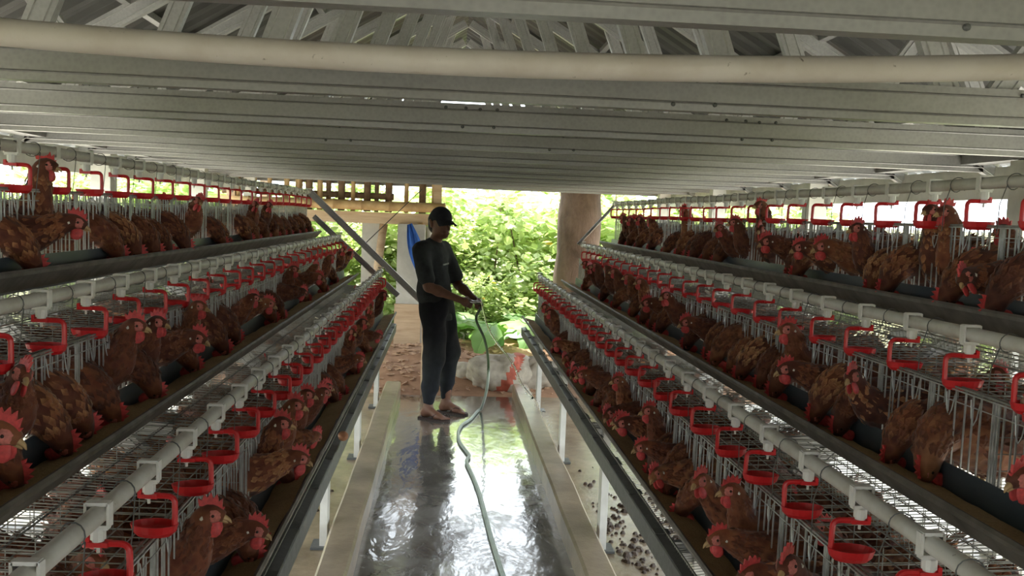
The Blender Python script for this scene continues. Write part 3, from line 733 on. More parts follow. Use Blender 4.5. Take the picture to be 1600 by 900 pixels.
LISTS = {
 (-1, 2): 'F60 L113 F180 F214 F236 F262 F286 U308 F345 F352 F383 U396 F404 F416 F430 F440 F452 F463 F474 F482 P78 I20 I145 I330 U420',
 (-1, 1): 'L3 U58 F22 F74 F118 F172 U206 U247 F242 F291 U309 L323 F344 F366 U396 L416 F424 F440 U458 L470 F478 U490 L498 F506 U516 F524 U534 U545 U552',
 (-1, 0): 'I168 U327 F384 F402 L412 U432 U456 L466 F452 L492 U507 F522 U500 F530 U548 F552 L563 U566 F574 U580 L588 U597 I230 I290 U478',
 (1, 2): 'L1478 F1492 F1520 P1418 P1478 F1350 F1365 L1296 U1330 F1222 F1242 L1266 U1150 U1126 U1182 F1100 F1060 F1040 F1076 F1120 F1014 F995 U1020 U1001 U986 U975 P1180 P1064 I1570 I1400 I1450 F980 F968 L1200 F1085',
 (1, 1): 'W1558 U1226 U1337 F1278 F1382 F1404 L1574 F1140 F1160 F1178 F1212 U1042 F1080 F1098 F1120 L1066 U950 U962 U932 U916 F942 F984 F1003 F1030 F960 F1020 U984 U1000 L1014 U923 F912 I1545 I1480 F1300 L1250',
 (1, 0): 'U1163 L1122 L1163 U1207 U1086 F1062 U1022 F1034 L952 L976 L986 U966 F945 L998 L882 L888 L900 L872 F896 U852 I1190 I1060 I1130 U860 F866 L912 F920 F932 L1010 U862 I1290 F1020',
}
hl = random.Random(11)
for (sx, ti), txt in LISTS.items():
    T = TIERS[ti]; items = []
    for w_ in txt.split():
        k = w_[0]; px = float(w_[1:])
        key = {'U': hl.choice(('U', 'U', 'U2', 'U3')), 'L': hl.choice(('L', 'L2')), 'F': hl.choice(('F', 'F2')), 'P': 'P', 'W': 'U', 'I': hl.choice(('U', 'U3', 'L'))}[k]
        f = FWD[key] if k != 'I' else -.12
        xh = T['xf'] - f
        y = at(px, 500, x=sx * xh).y if True else 0
        zz = T['zf'] + {'U': .28, 'L': .2, 'F': .05, 'P': .4, 'I': .25, 'W': .28}[k]
        # one refinement: the sight line leans with height, solve on the row of the head
        lo, hi = .3, 9.0
        for _ in range(40):
            mid = (lo + hi) / 2; v = Vector((sx * xh, mid, zz)) - CAM
            X = 800 + FPX * v.dot(R_) / v.dot(F_)
            if (X - px) * sx > 0: lo = mid
            else: hi = mid
        items.append((k, key, min(mid, 8.0)))
    if ti in (0, 1, 2):                                   # birds further back in the cages, between the ones at the bars
        y = 1.0
        while y < 7.9:
            yy = y + hl.uniform(-.05, .05)
            if all(abs(q[2] - yy) > .17 for q in items): items.append(('I', hl.choice(('U', 'U3', 'L', 'F')), yy))
            y += .13
    items.sort(key=lambda q: q[2]); cnt = {}
    for _ in range(30):                                   # shoulder room: neighbours closer than a hen's width shift apart
        for i in range(len(items) - 1):
            a_, b_ = items[i], items[i + 1]; g_ = .115 - (b_[2] - a_[2])
            if g_ > 0: items[i] = (a_[0], a_[1], a_[2] - g_ * .25); items[i + 1] = (b_[0], b_[1], min(b_[2] + g_ * .25, 7.98))
    items.sort(key=lambda q: q[2])
    for k, key, y in items:
        i = cnt.get(k, 0); cnt[k] = i + 1
        yaw = hl.uniform(-.28, .28) if k in 'ULW' else hl.uniform(-.35, .35) if k == 'F' else hl.uniform(-.4, .4) if k == 'P' else hl.choice((-1, 1)) * hl.uniform(.9, 1.9)
        sc = hl.uniform(.93, 1.06)
        back = {'U': -.005, 'L': 0, 'F': 0, 'P': .03, 'I': .12, 'W': .09}[k]
        xo = T['xf'] + back
        zf = T['zf'] + .012 + (.02 if k == 'I' else 0)
        if k == 'I': xo = T['xf'] + .20 - .08 * (1 if abs(yaw) < 1.57 else -1) * abs(math.cos(yaw)); sc *= .92
        o = empty('hen', (sx * xo, y, zf), (PI if sx > 0 else 0) + yaw); o.scale = (sc, sc, sc)
        tag(o, (DESC.get(k, DESC['U']) % (T['n'], SIDE[sx])) + ', %s such from the near end' % ordn(i), 'hen', 'hens in the %s %s row' % (T['n'], SIDE[sx]))
        if k == 'W': o['label'] = 'pale hen with a bare whitish neck behind the middle right bars'
        far = y > 5.2
        for pn, me in HEN[key].items():
            if far and pn[:3] in ('eye', 'lob', 'leg'): continue
            if k == 'I' and far and pn[:3] in ('fac', 'wat', 'bea'): continue
            if k == 'W' and me.materials[0] == M['hen']: me = me.copy(); me.materials[0] = M['pale_hen']
            q_ = link(NAMES[pn], me, o)
            if pn[:4] == 'face': fp = q_
            elif pn[:3] in ('eye', 'lob'): q_.parent = fp

# ------------------------------------------------------------------ organic shapes: smooth union of rounded cones, meshed with surface nets
def sdf_mesh(name, prims, h, mat, noise_amp=0, noise_s=8):
    pts = np.array([p for pr in prims for p in (pr[0], pr[1])]); rm = max(max(pr[2], pr[3]) for pr in prims)
    lo = pts.min(0) - rm - 3 * h - .02; hi = pts.max(0) + rm + 3 * h + .02
    n = np.ceil((hi - lo) / h).astype(int) + 1
    f = np.full(n, 1.0, np.float32)
    for pr in prims:
        a, b_, ra, rb = np.array(pr[0], float), np.array(pr[1], float), pr[2], pr[3]; k = pr[4] if len(pr) > 4 else .02; sc = np.array(pr[5] if len(pr) > 5 else (1, 1, 1), float)
        r = max(ra, rb) * max(1, 1 / sc.min() if False else 1) * sc.max() + .05
        i0 = np.maximum(((np.minimum(a, b_) - r - lo) / h).astype(int), 0); i1 = np.minimum(((np.maximum(a, b_) + r - lo) / h).astype(int) + 2, n)
        sl = tuple(slice(i, j) for i, j in zip(i0, i1))
        g = np.stack(np.meshgrid(*[lo[q] + h * np.arange(i0[q], i1[q]) for q in range(3)], indexing='ij'), -1)
        ab = b_ - a; L = max(ab @ ab, 1e-9); t = np.clip(((g - a) @ ab) / L, 0, 1)
        d = (g - a - t[..., None] * ab) / sc
        dist = (np.linalg.norm(d, axis=-1) - (ra + (rb - ra) * t)) * sc.min()
        cur = f[sl]
        hh = np.clip(.5 + .5 * (cur - dist) / k, 0, 1)
        f[sl] = cur * (1 - hh) + dist * hh - k * hh * (1 - hh)
    ins = f < 0
    c = np.zeros(np.array(n) - 1, int)
    for dx in (0, 1):
        for dy in (0, 1):
            for dz in (0, 1): c += ins[dx:n[0] - 1 + dx, dy:n[1] - 1 + dy, dz:n[2] - 1 + dz]
    act = (c > 0) & (c < 8); idx = np.full(act.shape, -1, int); cells = np.argwhere(act); idx[act] = np.arange(len(cells))
    acc = np.zeros((len(cells), 3)); cnt = np.zeros(len(cells))
    cor = [(x, y, z) for x in (0, 1) for y in (0, 1) for z in (0, 1)]
    for i, p in enumerate(cor):
        for q in cor[i + 1:]:
            if sum(abs(u - v) for u, v in zip(p, q)) != 1: continue
            fa = f[tuple((cells + p).T)]; fb = f[tuple((cells + q).T)]; s = (fa < 0) != (fb < 0)
            t = np.where(s, fa / np.where(s, fa - fb, 1), 0)[:, None]
            acc += np.where(s[:, None], np.array(p) + t * (np.array(q) - np.array(p)), 0); cnt += s
    V = lo + h * (cells + acc / cnt[:, None]); faces = []
    for ax in range(3):
        o1, o2 = [(1, 2), (2, 0), (0, 1)][ax]
        A = [slice(None)] * 3; B = [slice(None)] * 3; A[ax] = slice(0, -1); B[ax] = slice(1, None)
        e = np.argwhere(ins[tuple(A)] != ins[tuple(B)])
        for x in e:
            if x[o1] < 1 or x[o2] < 1 or x[o1] >= n[o1] - 1 or x[o2] >= n[o2] - 1: continue
            q = []
            for d1, d2 in ((-1, -1), (0, -1), (0, 0), (-1, 0)):
                y = x.copy(); y[o1] += d1; y[o2] += d2; q.append(int(idx[tuple(y)]))
            if min(q) < 0: continue
            faces.append(q if ins[tuple(x)] else q[::-1])
    if noise_amp:
        for i in range(len(V)):
            p = Vector(V[i] * noise_s); V[i] += np.array(noise.noise_vector(p)) * noise_amp
    b = MB(); b.v = [tuple(v) for v in V]; b.f = [tuple(q) for q in faces]; b.mi = [0] * len(faces)
    return b.mesh(name, mat, True)

# ------------------------------------------------------------------ the man with the hose
PO = Vector((-.155, 7.33, 0)); PA = math.radians(-30)
man = empty('person', PO, PA)
tag(man, 'man in dark t-shirt, black trousers and cap hosing the wet aisle', 'person')
# local axes: +x the way he faces, +y his left; z up
def mirror(prs): return [tuple([tuple((p[0], -p[1], p[2])) for p in pr[:2]] + list(pr[2:])) for pr in prs]
HR = Vector((.275, -.055, .935)); HL = Vector((.315, .075, .925))       # right and left hand
body = [((-.03, 0, .90), (-.02, 0, 1.02), .105, .10, .05, (.85, 1.15, 1)), ((-.02, 0, 1.02), (-.03, 0, 1.25), .10, .115, .06, (.85, 1.2, 1)), ((-.03, -.09, 1.31), (-.03, .09, 1.31), .065, .065, .06),
        ((-.025, 0, 1.34), (.025, 0, 1.46), .052, .048, .03),                                      # neck
        ((.035, 0, 1.545), (.045, 0, 1.525), .085, .082, .02, (1, .86, 1.1)), ((.06, 0, 1.485), (.085, 0, 1.455), .060, .038, .03, (1, .95, 1)),   # skull, jaw
        ((.118, 0, 1.535), (.140, 0, 1.505), .010, .015, .012), ((.122, -.02, 1.467), (.122, .02, 1.467), .010, .010, .010),            # nose, lips
        ((.112, -.035, 1.553), (.112, .035, 1.553), .014, .014, .012)]                              # brow
for sg in (-1, 1):
    body += [((.025, sg * .078, 1.515), (.02, sg * .086, 1.545), .014, .017, .008, (1, .6, 1.3))]    # ears
    hip = (-.02, sg * .085, .88); knee = (.02, sg * .115, .47); ank = (-.015, sg * .14, .075)
    body += [(hip, knee, .078, .052, .04), (knee, (0, sg * .13, .33), .05, .052, .03), ((0, sg * .13, .33), ank, .05, .034, .03)]
    ty = sg * .14
    body += [((-.045, ty, .040), (-.02, ty, .05), .030, .034, .03), (ank, (.085, ty + sg * .012, .034), .034, .026, .03), ((.08, ty, .03), (.12, ty + sg * .006, .026), .030, .024, .03, (1, 1.25, .7))]
    for q in range(5): body.append(((.13, ty + sg * (-.026 + q * .0145) + sg * .006, .022), (.172 - .008 * q - (.004 if q else 0), ty + sg * (-.028 + q * .015) + sg * .006, .018), .0105 - .0008 * q, .009 - .0008 * q, .006))
def arm(sg, elbow, hand):
    sh = Vector((-.03, sg * .185, 1.325)); el = Vector(elbow); hd = Vector(hand); f = (hd - el).normalized(); wr = hd - f * .075
    out = [(tuple(sh), tuple(el), .050, .040, .03), (tuple(el), tuple(el + (wr - el) * .35), .039, .041, .02), (tuple(el + (wr - el) * .35), tuple(wr), .041, .026, .02)]
    side = f.cross(Vector((0, 0, 1))).normalized(); up = side.cross(f)
    out += [(tuple(wr), tuple(hd), .026, .030, .015, (1, 1, 1)), (tuple(hd + up * .014), tuple(hd - up * .018), .022, .022, .012)]
    inn = side * (1 if side.y * sg < 0 else -1)                       # towards the body midline: palms face in
    for q in range(4):                                     # four fingers wrapped round the nozzle
        k = hd + f * .026 + up * (.026 - .0175 * q); ln = (.92, 1, .95, .78)[q]
        a = k + f * .026 * ln + inn * .010; c = a + inn * .027 * ln - f * .004; e = c + inn * .006 - f * .022 * ln
        out += [(tuple(k), tuple(a), .0098, .0092, .006), (tuple(a), tuple(c), .0092, .0086, .005), (tuple(c), tuple(e), .0086, .0075, .005)]
    th0 = hd - f * .012 + up * .020 + inn * .012; th1 = th0 + up * .016 + inn * .016 + f * .018; th2 = th1 + inn * .008 + f * .026 - up * .006
    out += [(tuple(th0), tuple(th1), .0125, .011, .010), (tuple(th1), tuple(th2), .011, .009, .006)]
    return out
EL_R = (.055, -.225, 1.045); EL_L = (.07, .215, 1.04)
body += arm(-1, EL_R, HR) + arm(1, EL_L, HL)
link('body', sdf_mesh('body', body, .0058, M['skin']), man)
shirt = [((-.03, 0, .80), (-.03, 0, .98), .148, .134, .05, (.80, 1.12, 1)), ((-.03, 0, .98), (-.035, 0, 1.24), .130, .132, .06, (.82, 1.18, 1)), ((-.03, -.11, 1.315), (-.03, .11, 1.315), .078, .078, .06),
         ((-.03, 0, 1.335), (-.025, 0, 1.352), .078, .070, .03)]
for sg, el in ((-1, EL_R), (1, EL_L)):
    sh = Vector((-.03, sg * .185, 1.322)); e = Vector(el); shirt += [(tuple(sh), tuple(sh + (e - sh) * .74), .066, .068, .045)]
me_s = sdf_mesh('tee_shirt', shirt, .0075, M['shirt'], .008, 11)
bm = bmesh.new(); bm.from_mesh(me_s)                       # cut the garment open at hem, neck and cuffs
def cut(bm, co, no):
    g = bm.verts[:] + bm.edges[:] + bm.faces[:]; bmesh.ops.bisect_plane(bm, geom=g, plane_co=co, plane_no=no, clear_outer=True)
cut(bm, (0, 0, .775), (-.05, 0, -1)); bm.to_mesh(me_s); bm.free()
sh_o = link('tee_shirt', me_s, man)
b = MB(); b.box((.098, -.012, 1.215), (.004, .09, .012), Matrix.Rotation(.1, 3, 'X')); link('chest_print', b.mesh('chest_print', M['galv_dull']), sh_o)
tr = [((-.02, 0, .92), (-.02, 0, .86), .128, .125, .05, (.85, 1.15, 1))]
for sg in (-1, 1):
    tr += [((-.02, sg * .07, .86), (.012, sg * .112, .50), .102, .088, .05), ((.012, sg * .112, .50), (-.005, sg * .135, .26), .084, .064, .04), ((-.005, sg * .135, .26), (-.01, sg * .138, .20), .064, .050, .02), ((-.01, sg * .138, .19), (-.012, sg * .14, .14), .043, .042, .012)]
link('trousers', sdf_mesh('trousers', tr, .0075, M['trouser'], .013, 8), man)
# cap with its peak, hair, eyes
cap = [((.03, 0, 1.565), (.035, 0, 1.575), .098, .095, .02, (1.02, .90, .98))]
me_c = sdf_mesh('cap_crown', cap, .006, M['cap']); bm = bmesh.new(); bm.from_mesh(me_c); cut(bm, (.03, 0, 1.555), (.16, 0, -1)); bm.to_mesh(me_c); bm.free()
co_ = link('cap', me_c, man)
b = MB(); rows = []
for zoff in (0, -.006):
    rows.append([]); rows.append([])
    for i in range(17):
        a = -1.15 + 2.3 * i / 16
        rows[-2].append((.03 + .094 * math.cos(a), .083 * math.sin(a), 1.572 + zoff - .012 * math.sin(a) ** 2 * 0 + .0)); rows[-1].append((.03 + .094 * math.cos(a) + .085 * math.cos(a * .78), .083 * math.sin(a) * 1.02, 1.552 + zoff - .030 * math.sin(a) ** 2))
vs_ = [p for r in rows for p in r]; n = 17
b.add(vs_, [(i, i + 1, n + i + 1, n + i) for i in range(16)] + [(3 * n + i, 3 * n + i + 1, 2 * n + i + 1, 2 * n + i) for i in range(16)] + [(n + i, n + i + 1, 3 * n + i + 1, 3 * n + i) for i in range(16)])
link('peak', b.mesh('peak', M['cap'], True), co_)
b = MB(); b.tube([(-.055, -.03, 1.535), (-.068, 0, 1.535), (-.085, .01, 1.53), (-.10, .012, 1.522)], [.006, .009, .007, .004], 8); link('strap', b.mesh('strap', M['cap']), co_)
hair = [((.005, 0, 1.55), (.0, 0, 1.52), .088, .080, .02, (1, .90, 1))]
me_h = sdf_mesh('hair', hair, .007, M['hair']); bm = bmesh.new(); bm.from_mesh(me_h); cut(bm, (.03, 0, 1.5), (1, 0, -.25)); bm.to_mesh(me_h); bm.free(); link('hair', me_h, man)
for sg in (-1, 1):
    b = MB(); b.lathe([(0, -.011)] + [(.011 * math.sin(PI * i / 8), -.011 * math.cos(PI * i / 8)) for i in range(1, 8)] + [(0, .011)], 12, (.112, sg * .032, 1.531)); link('eye', b.mesh('eye', M['eye'], True), man)
for sg in (-1, 1):
    b = MB(); ty = sg * .146; ol = [(-.085, -.028), (-.085, .028), (-.04, .036), (.05, .040), (.12, .050), (.165, .042), (.185, .015), (.185, -.015), (.15, -.042), (.06, -.042), (-.04, -.036)]
    n = len(ol); b.add([(x, ty + y * 1.0, .0) for x, y in ol] + [(x, ty + y, .014) for x, y in ol], [(i, (i + 1) % n, n + (i + 1) % n, n + i) for i in range(n)] + [tuple(range(n - 1, -1, -1)), tuple(range(n, 2 * n))])
    so = link('sandal', b.mesh('sandal', M['sandal']), man)
    b = MB()
    for e in (-1, 1): b.tube(smooth_pts([(.125, ty - sg * .012, .014), (.115, ty - sg * .012, .045), (.08, ty + e * .03, .050), (.04, ty + e * .040, .012)], 4), .005, 6)
    link('toe_strap', b.mesh('toe_strap', M['sandal']), so)
for o in man.children_recursive:                           # he stands leaning back a little on his heels
    for v in o.data.vertices: s = max(0, min(1, (v.co.z - .55) / .85)); v.co.x -= .075 * s * s * (3 - 2 * s)
    for v in o.data.vertices:                              # head turned and bowed a little to his right
        s = max(0, min(1, (v.co.z - 1.385) / .07))
        if s > 0:
            q = Matrix.Rotation(-.38 * s, 3, 'Z') @ Matrix.Rotation(.10 * s, 3, 'Y') @ (v.co - Vector((-.06, 0, 1.42))); v.co = q + Vector((-.06, 0, 1.42))
wm = Matrix.Translation(PO) @ Matrix.Rotation(PA, 4, 'Z')
hR = wm @ (HR + Vector((.018, .03, 0))); hL = wm @ (HL + Vector((.008, -.025, -.005)))

# ------------------------------------------------------------------ hose, nozzle and the jet of water
hz = .013
pts = [hR + Vector((-.03, .0, .012)), (hR + hL) / 2, hL + Vector((.01, -.01, -.012))]
pts += [at(744, 498, y=7.10), at(757, 530, y=7.08), at(763, 565, y=7.05), at(761, 605, y=7.0)]
for px, py in ((751, 640), (735, 655), (722, 664), (716, 676), (718, 690), (727, 703), (733, 712), (729, 722), (738, 742), (748, 768), (757, 800), (768, 842), (784, 893), (800, 935), (812, 990), (806, 1080), (770, 1200), (720, 1500)):
    pts.append(at(px, py, z=hz))
pts[6].z = max(pts[6].z, .14)
sp = smooth_pts(pts, 8); sp = [Vector((p.x, p.y, max(p.z, hz))) for p in sp]
t = empty('garden_hose', (0, 0, 0)); tag(t, "long pale green garden hose from the man's hands along the wet aisle", 'hose')
b = MB(); b.tube(sp[:44], .0105, 10); link('upper_length', b.mesh('upper_length', M['hose_dark'], True), t)
b = MB(); b.tube(sp[43:], .0115, 10); link('floor_length', b.mesh('floor_length', M['hose'], True), t)
b = MB(); nd = (hR - hL).normalized(); b.tube([hR + Vector((-.04, 0, .01)), hR, hR + Vector((.06, -.03, .012))], [.015, .013, .010], 10); link('nozzle', b.mesh('nozzle', M['metal'], True), t)
j0 = hR + Vector((.06, -.03, .012)); jt = [at(800, 566, y=6.75), at(815, 600, y=6.55), at(840, 632, y=6.35), at(862, 668, y=6.2)]
b = MB(); jp = smooth_pts([j0, at(766, 520, y=6.92)] + jt, 10); b.tube(jp[:38], [.0045 + .00012 * i for i in range(38)], 7); r5 = random.Random(2)
for i in range(150):
    q = jp[min(len(jp) - 1, int(r5.random() ** .6 * len(jp)))] + Vector((r5.gauss(0, .012), r5.gauss(0, .012), r5.gauss(0, .018))); r = r5.uniform(.0015, .004)
    b.add([q + Vector((r, 0, 0)), q + Vector((0, r, 0)), q - Vector((r, 0, 0)), q - Vector((0, r, 0)), q + Vector((0, 0, r * 2)), q - Vector((0, 0, r * 2))], [(0, 1, 4), (1, 2, 4), (2, 3, 4), (3, 0, 4), (1, 0, 5), (2, 1, 5), (3, 2, 5), (0, 3, 5)])
tag(link('water_jet', b.mesh('water_jet', M['water'], True)), 'thin jet of water spraying from the hose towards the right kerb', 'water jet', kind='stuff')

# ------------------------------------------------------------------ bamboo hut on pillars behind the slab
YH = 10.4
t = empty('bamboo_hut', (-1.2, YH, 0)); tag(t, 'raised bamboo hut on pillars beyond the left cages', 'hut')
def hp(name, b, mat, par=None, smooth=False): 
    o = link(name, b.mesh(name, M[mat], smooth), par or t); o.location = (1.2, -YH, 0); return o
b = MB(); b.box((-.525, YH, .74), (.30, .26, 1.48)); pl = hp('pillar', b, 'pillar')
b = MB(); b.box((-.54, YH - .15, .30), (.29, .05, .60)); hp('timber_plank', b, 'timber')
b = MB(); b.box((-.985, YH + .15, .74), (.19, .2, 1.48)); hp('pillar', b, 'pillar')
b = MB(); b.tube([(-.97, YH + .0, .3), (-.84, YH + .05, 1.47)], .045, 10); hp('prop', b, 'timber', None, True)
b = MB(); b.tube([(-.35, YH + .2, 1.46), (-.28, YH + .2, .5)], .05, 10); hp('prop', b, 'pvc', None, True)
b = MB(); b.tube([(-.43, YH - .05, 1.5), (-.41, YH - .05, 1.33)], .035, 10); hp('bamboo_peg', b, 'bamboo', None, True)
for x in (-2.3, -1.9): b = MB(); b.box((x, YH + .3, .74), (.2, .2, 1.48)); hp('pillar', b, 'pillar')
b = MB(); b.box((-1.42, YH, 1.535), (2.4, .10, .125)); hp('front_beam', b, 'timber')
def culm(x0, x1, y, z, r, mat, nm):
    P = []; Rr = []; n = int(abs(x1 - x0) / .28)
    for i in range(n + 1):
        x = x0 + (x1 - x0) * i / n
        for dx, k in ((-.012, 1), (-.004, 1.10), (.004, 1.10), (.012, 1)): P.append((x + dx, y, z + nz(x, z * 9, 1, .008))); Rr.append(r * k)
    b = MB(); b.tube(P, Rr, 12); return hp(nm, b, mat, None, True)
culm(-2.6, -.17, YH - .07, 1.668, .055, 'bamboo', 'bamboo_pole')
culm(-2.6, -.75, YH + .05, 1.775, .035, 'bamboo_dark', 'bamboo_rail')
culm(-2.6, -.2, YH + .12, 2.25, .04, 'bamboo_dark', 'bamboo_rail')
rb = random.Random(4); x = -2.55
while x < -.2:
    wd = rb.choice((.05, .06, .08)); y = YH + rb.uniform(-.01, .09); z1 = 2.4
    b = MB(); b.tube([(x + wd / 2, y, 1.60), (x + wd / 2, y, 1.95), (x + wd / 2 + rb.uniform(-.02, .02), y, z1)], wd / 2, 8); hp('bamboo_slat', b, rb.choice(('bamboo', 'bamboo_dark', 'bamboo', 'timber')), None, True)
    x += wd + rb.uniform(.03, .14)
b = MB(); b.box((-.25, YH - .02, 2.0), (.09, .09, .9)); hp('corner_post', b, 'timber')
b = MB(); b.box((-1.4, YH + 1.0, 1.58), (2.4, 1.8, .03)); hp('deck', b, 'bamboo_dark')
b = MB(); b.box((-1.4, YH + .9, 2.9), (2.9, 2.6, .04), Matrix.Rotation(.12, 3, 'X')); hp('roof', b, 'roof')
for x, y in ((-2.5, YH + 1.8), (-.3, YH + 1.8), (-2.5, YH)): b = MB(); b.box((x, y, 1.4), (.09, .09, 2.85)); hp('corner_post', b, 'timber')
# blue cloth hanging under the hut
b = MB(); g = []; nx, ny = 8, 14
for j in range(ny + 1):
    f = j / ny; c = at(640 + 24 * f, 350 + 100 * f, y=YH - .24)
    for i in range(nx + 1):
        e = (i / nx - .5); wd = .05 + .11 * math.sin(PI * min(1, f * 1.15)) ; g.append((c.x + e * wd, c.y + .02 * math.sin(e * 14 + f * 3), c.z + .02 * e))
for th in (0, .006): b.add([(p[0], p[1] + th, p[2]) for p in g], [(j * (nx + 1) + i, j * (nx + 1) + i + 1, (j + 1) * (nx + 1) + i + 1, (j + 1) * (nx + 1) + i) for j in range(ny) for i in range(nx)])
tag(link('blue_cloth', b.mesh('blue_cloth', M['blue'], True)), 'blue cloth hanging from the bamboo hut beside the pillar', 'cloth')

# ------------------------------------------------------------------ sacks on the soil
def sack(x, y, z, sx_, sy_, sz_, seed, lab, band=True):
    b = MB(); nu, nv = 64, 30; vs_ = []; rs = Vector((seed * 3.1, seed * 1.7, 0))
    for i in range(nv + 1):
        ph = -PI / 2 + PI * i / nv
        for j in range(nu):
            th = 2 * PI * j / nu; c = math.cos(ph); e = .8
            px = math.copysign(abs(math.cos(th)) ** e, math.cos(th)) * c ** .6 if c > 0 else 0
            py = math.copysign(abs(math.sin(th)) ** e, math.sin(th)) * c ** .6 if c > 0 else 0
            p = Vector((px * sx_, py * sy_, math.sin(ph) * sz_)); nn = noise.noise(p * 5 + rs) * .08 + abs(noise.noise(p * 11 + rs)) * .06
            p *= 1 + nn / max(.05, p.length) * .9
            vs_.append((p.x, p.y, max(p.z + sz_ * .9, .0)))
    for i in range(nv):
        for j in range(nu):
            vs4 = (i * nu + j, i * nu + (j + 1) % nu, (i + 1) * nu + (j + 1) % nu, (i + 1) * nu + j); b.cur = 0
            pc = vs_[vs4[0]]; xm = pc[0] / sx_ - .35 * pc[2] / sz_ + .3
            if band and .05 < xm < .42: b.cur = 1
            b.add([], []); b.f.append(vs4); b.mi.append(b.cur)
    b.v = vs_
    o = tag(link('feed_sack', b.mesh('feed_sack', [M['sack'], M['sack_red']], True), None, (x, y, z)), lab, 'sack', 'sacks beyond the slab'); return o
s1 = sack(.40, 8.52, .0, .29, .22, .165, 1, 'crumpled beige woven sack with a red band, behind the slab end')
s2 = sack(.74, 8.62, .0, .24, .2, .15, 5, 'flat dirty sack half hidden by the right rack post', False)
s3 = sack(.13, 8.75, .03, .16, .15, .07, 8, 'small slumped sack beside the man\'s trouser leg', True)
b = MB(); n = 40; g = []
for j in range(14):
    for i in range(n):
        a = 2 * PI * i / n; r = .16 * (1 - j / 14); g.append((.55 + r * 1.3 * math.cos(a), 8.56 + r * math.sin(a), .21 + .05 * (j / 14) + .03 * noise.noise(Vector((math.cos(a) * 2, math.sin(a) * 2, j * .3)))))
# ------------------------------------------------------------------ the tree behind the right cages
t = empty('tree', (1.41, 11, 0)); tag(t, 'thick bare tree trunk rising behind the upper right cages', 'tree')
b = MB(); P = []; Rr = []
for i in range(26):
    z = -.15 + 5.6 * i / 25; P.append((.02 * math.sin(z * 1.3) - .02 * z * 0 + .03 * (z > 1) * (z - 1) * .6, .03 * math.sin(z), z)); Rr.append(.25 + .07 * math.exp(-z * 1.2) - .02 * z / 5 + .012 * math.sin(z * 9) + (.02 if i % 7 == 3 else 0))
b.tube(P, Rr, 22); link('trunk', b.mesh('trunk', M['bark'], True), t)

# ------------------------------------------------------------------ thicket: shrubs with stems and leaves
def leaf_cloud(seed, nl, rx, rz, lsz, spread=1.0):
    r = random.Random(seed); b = MB(); tone = []
    lobes = [(Vector((r.uniform(-rx, rx) * .6, r.uniform(-rx, rx) * .6, rz * r.uniform(.15, .95))), r.uniform(.3, .55) * rx) for _ in range(14)]
    for i in range(nl):
        c, lr = r.choice(lobes); d = Vector((r.gauss(0, 1), r.gauss(0, 1), r.gauss(0, 1))).normalized(); p = c + d * lr * r.random() ** .4
        if p.z < .02: p.z = r.uniform(.02, .3)
        L = lsz * r.uniform(.6, 1.35); W = L * r.uniform(.30, .48)
        f = (d + Vector((r.uniform(-.6, .6), r.uniform(-.6, .6), r.uniform(-.9, .2)))).normalized(); nrm = Vector((r.uniform(-.7, .7), r.uniform(-.9, .4), 1)).normalized(); s = f.cross(nrm).normalized(); u = s.cross(f)
        b.add([p, p + f * L * .35 + s * W + u * L * .06, p + f * L * .75 + s * W * .7, p + f * L - u * L * .08, p + f * L * .75 - s * W * .7, p + f * L * .35 - s * W + u * L * .06, p + f * L * .45 - u * L * .05],
              [(0, 1, 6), (1, 2, 6), (2, 3, 6), (3, 4, 6), (4, 5, 6), (5, 0, 6)])
        tn = min(1, max(0, r.gauss(.52, .2))); tn = 1.25 if r.random() < .004 else min(tn, .97)
        tone += [tn] * 7
    me = b.mesh('foliage', M['leaf']); a = me.attributes.new('tone', 'FLOAT', 'POINT'); a.data.foreach_set('value', tone)
    s = MB()
    for c, lr in lobes[:9]:
        q = Vector((c.x * .15, c.y * .15, 0)); s.tube(smooth_pts([q, (c * .5).lerp(q, .3) + Vector((r.uniform(-.1, .1), 0, .1)), c], 4), [.022 - .0018 * k for k in range(9)], 6)
    return me, s.mesh('stem', M['bark'], True)
CL = [leaf_cloud(1, 2300, .95, 2.6, .125), leaf_cloud(2, 2600, .85, 2.2, .10), leaf_cloud(3, 1900, 1.0, 2.9, .15), leaf_cloud(4, 2600, .8, 1.7, .085), leaf_cloud(5, 1500, .7, 1.3, .13)]
def shrub(x, y, k, sc, lab, group, rz):
    t = empty('shrub', (x, y, max(hill(x, y) - .08, -.12)), rz); t.scale = (sc, sc, sc * .74); tag(t, lab, 'shrub', group)
    f = link('foliage', CL[k][0], t); f['kind'] = 'stuff'; link('stem', CL[k][1], t)
rs = random.Random(21)
THK = sorted([(-2.6, 13.2, 0, 1.05), (-1.5, 12.9, 1, 1.1), (-.5, 13.4, 2, 1.0), (.45, 12.8, 1, 1.15), (1.2, 13.4, 0, 1.1), (2.2, 12.9, 2, 1.05), (3.2, 12.6, 1, 1.1), (4.2, 12.2, 0, 1.0),
                                   (.1, 14.6, 0, 1.05), (-1.0, 14.8, 2, 1.05), (1.7, 14.6, 2, 1.05), (2.8, 14.8, 0, 1.0), (-2.2, 14.8, 1, 1.1),  (3.8, 14.2, 2, 1.1), (-3.6, 13.4, 2, 1.1), (-4.6, 12.4, 0, 1.1), (5.2, 13.4, 2, 1.0), (4.6, 16, 0, 1.2), (-5.6, 15, 2, 1.2)])
cn = {}
for x, y, k, sc in THK:
    r_ = 'front' if y < 13.9 else 'back'; i = cn.get(r_, 0); cn[r_] = i + 1
    shrub(x, y, k, sc, 'sunlit leafy shrub, %s row of the thicket beyond the shed, %s from left' % (r_, ordn(i)), 'thicket beyond the shed', rs.uniform(0, 6.3))
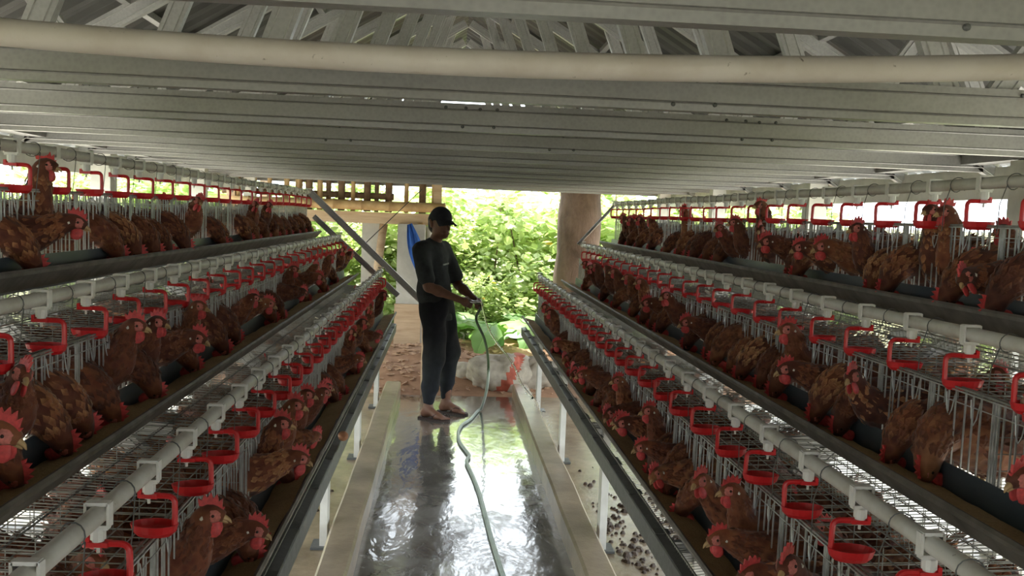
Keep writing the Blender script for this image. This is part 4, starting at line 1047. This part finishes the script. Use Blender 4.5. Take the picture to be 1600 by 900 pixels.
for i, (x, y, k, sc) in enumerate(sorted([(-.75, 12.0, 4, .75), (.35, 11.9, 3, .7), (.95, 12.0, 4, .8), (-.1, 12.2, 3, .8), (2.1, 11.8, 3, .9), (-1.7, 12.1, 4, .9)])):
    shrub(x, y, k, sc, 'low bright green bush at the foot of the thicket, %s from left' % ordn(i), 'low bushes of the thicket', rs.uniform(0, 6.3))
for i in range(11): shrub(-6.4 + rs.uniform(-.6, .6), 1.2 + i * 1.25, rs.choice((0, 1, 2)), rs.uniform(.95, 1.2), 'leafy shrub in the hedge outside the left side, %s from near end' % ordn(i), 'hedge outside the left side', rs.uniform(0, 6.3))
for i in range(6): shrub(6.6 + rs.uniform(-.5, .5), 5.6 + i * 1.3, rs.choice((0, 1)), rs.uniform(.72, .95), 'leafy shrub in the hedge outside the right side, %s from near end' % ordn(i), 'hedge outside the right side', rs.uniform(0, 6.3))

# ------------------------------------------------------------------ banana plant with broad leaves
def banana_leaf(L, W, droop, twist):
    b = MB(); n = 14; vs_ = []; tn = []
    for i in range(n + 1):
        f = i / n; c = Vector((L * (f - .12 * f * f), 0, L * (.55 * f - droop * f * f))); wd = W * (math.sin(PI * min(1, f * .93 + .05)) ** .7) * (1 if f < .6 else max(.08, 1 - ((f - .6) / .4) ** 2))
        for e in (-1, -.5, 0, .5, 1): vs_.append(c + Vector((0, e * wd, -abs(e) * wd * .35 + .015 * math.sin(i * 2.3 + e)))); tn.append(.45 + .25 * math.sin(i * 1.7) * .5 + .1 * e)
    b.add(vs_, [(i * 5 + j, i * 5 + j + 1, (i + 1) * 5 + j + 1, (i + 1) * 5 + j) for i in range(n) for j in range(4)])
    b.tube([vs_[i * 5 + 2] for i in range(n + 1)], [.014 * (1 - i / n) + .003 for i in range(n + 1)], 6); tn += [.8] * (len(b.v) - len(tn))
    me = b.mesh('leaf', M['banana'], True); a = me.attributes.new('tone', 'FLOAT', 'POINT'); a.data.foreach_set('value', [min(1, max(0, q)) for q in tn]); return me
BL = [banana_leaf(1.0, .19, .62, 0), banana_leaf(.8, .16, .35, 0), banana_leaf(1.15, .2, .85, 0)]
for x, y, lab in ((.52, 10.7, 'young banana plant with broad pale leaves right of the man'), (-.12, 11.5, 'young banana plant half hidden behind the man'), (1.1, 11.4, 'young banana plant at the foot of the tree trunk')):
    t = empty('banana_plant', (x, y, -.02)); tag(t, lab, 'banana plant', 'young banana plants')
    b = MB(); b.tube([(0, 0, -.1), (.01, 0, .15), (.0, .01, .34)], [.05, .045, .025], 10); link('stem', b.mesh('stem', M['banana'], True), t)
    for k in range(7):
        o = link('leaf', BL[k % 3], t, (0, 0, .22 + .02 * k), rs.uniform(-.3, .3) + k * 2 * PI / 7); o.rotation_euler.x = rs.uniform(-.5, .5); s = rs.uniform(.8, 1.1); o.scale = (s, s, s)
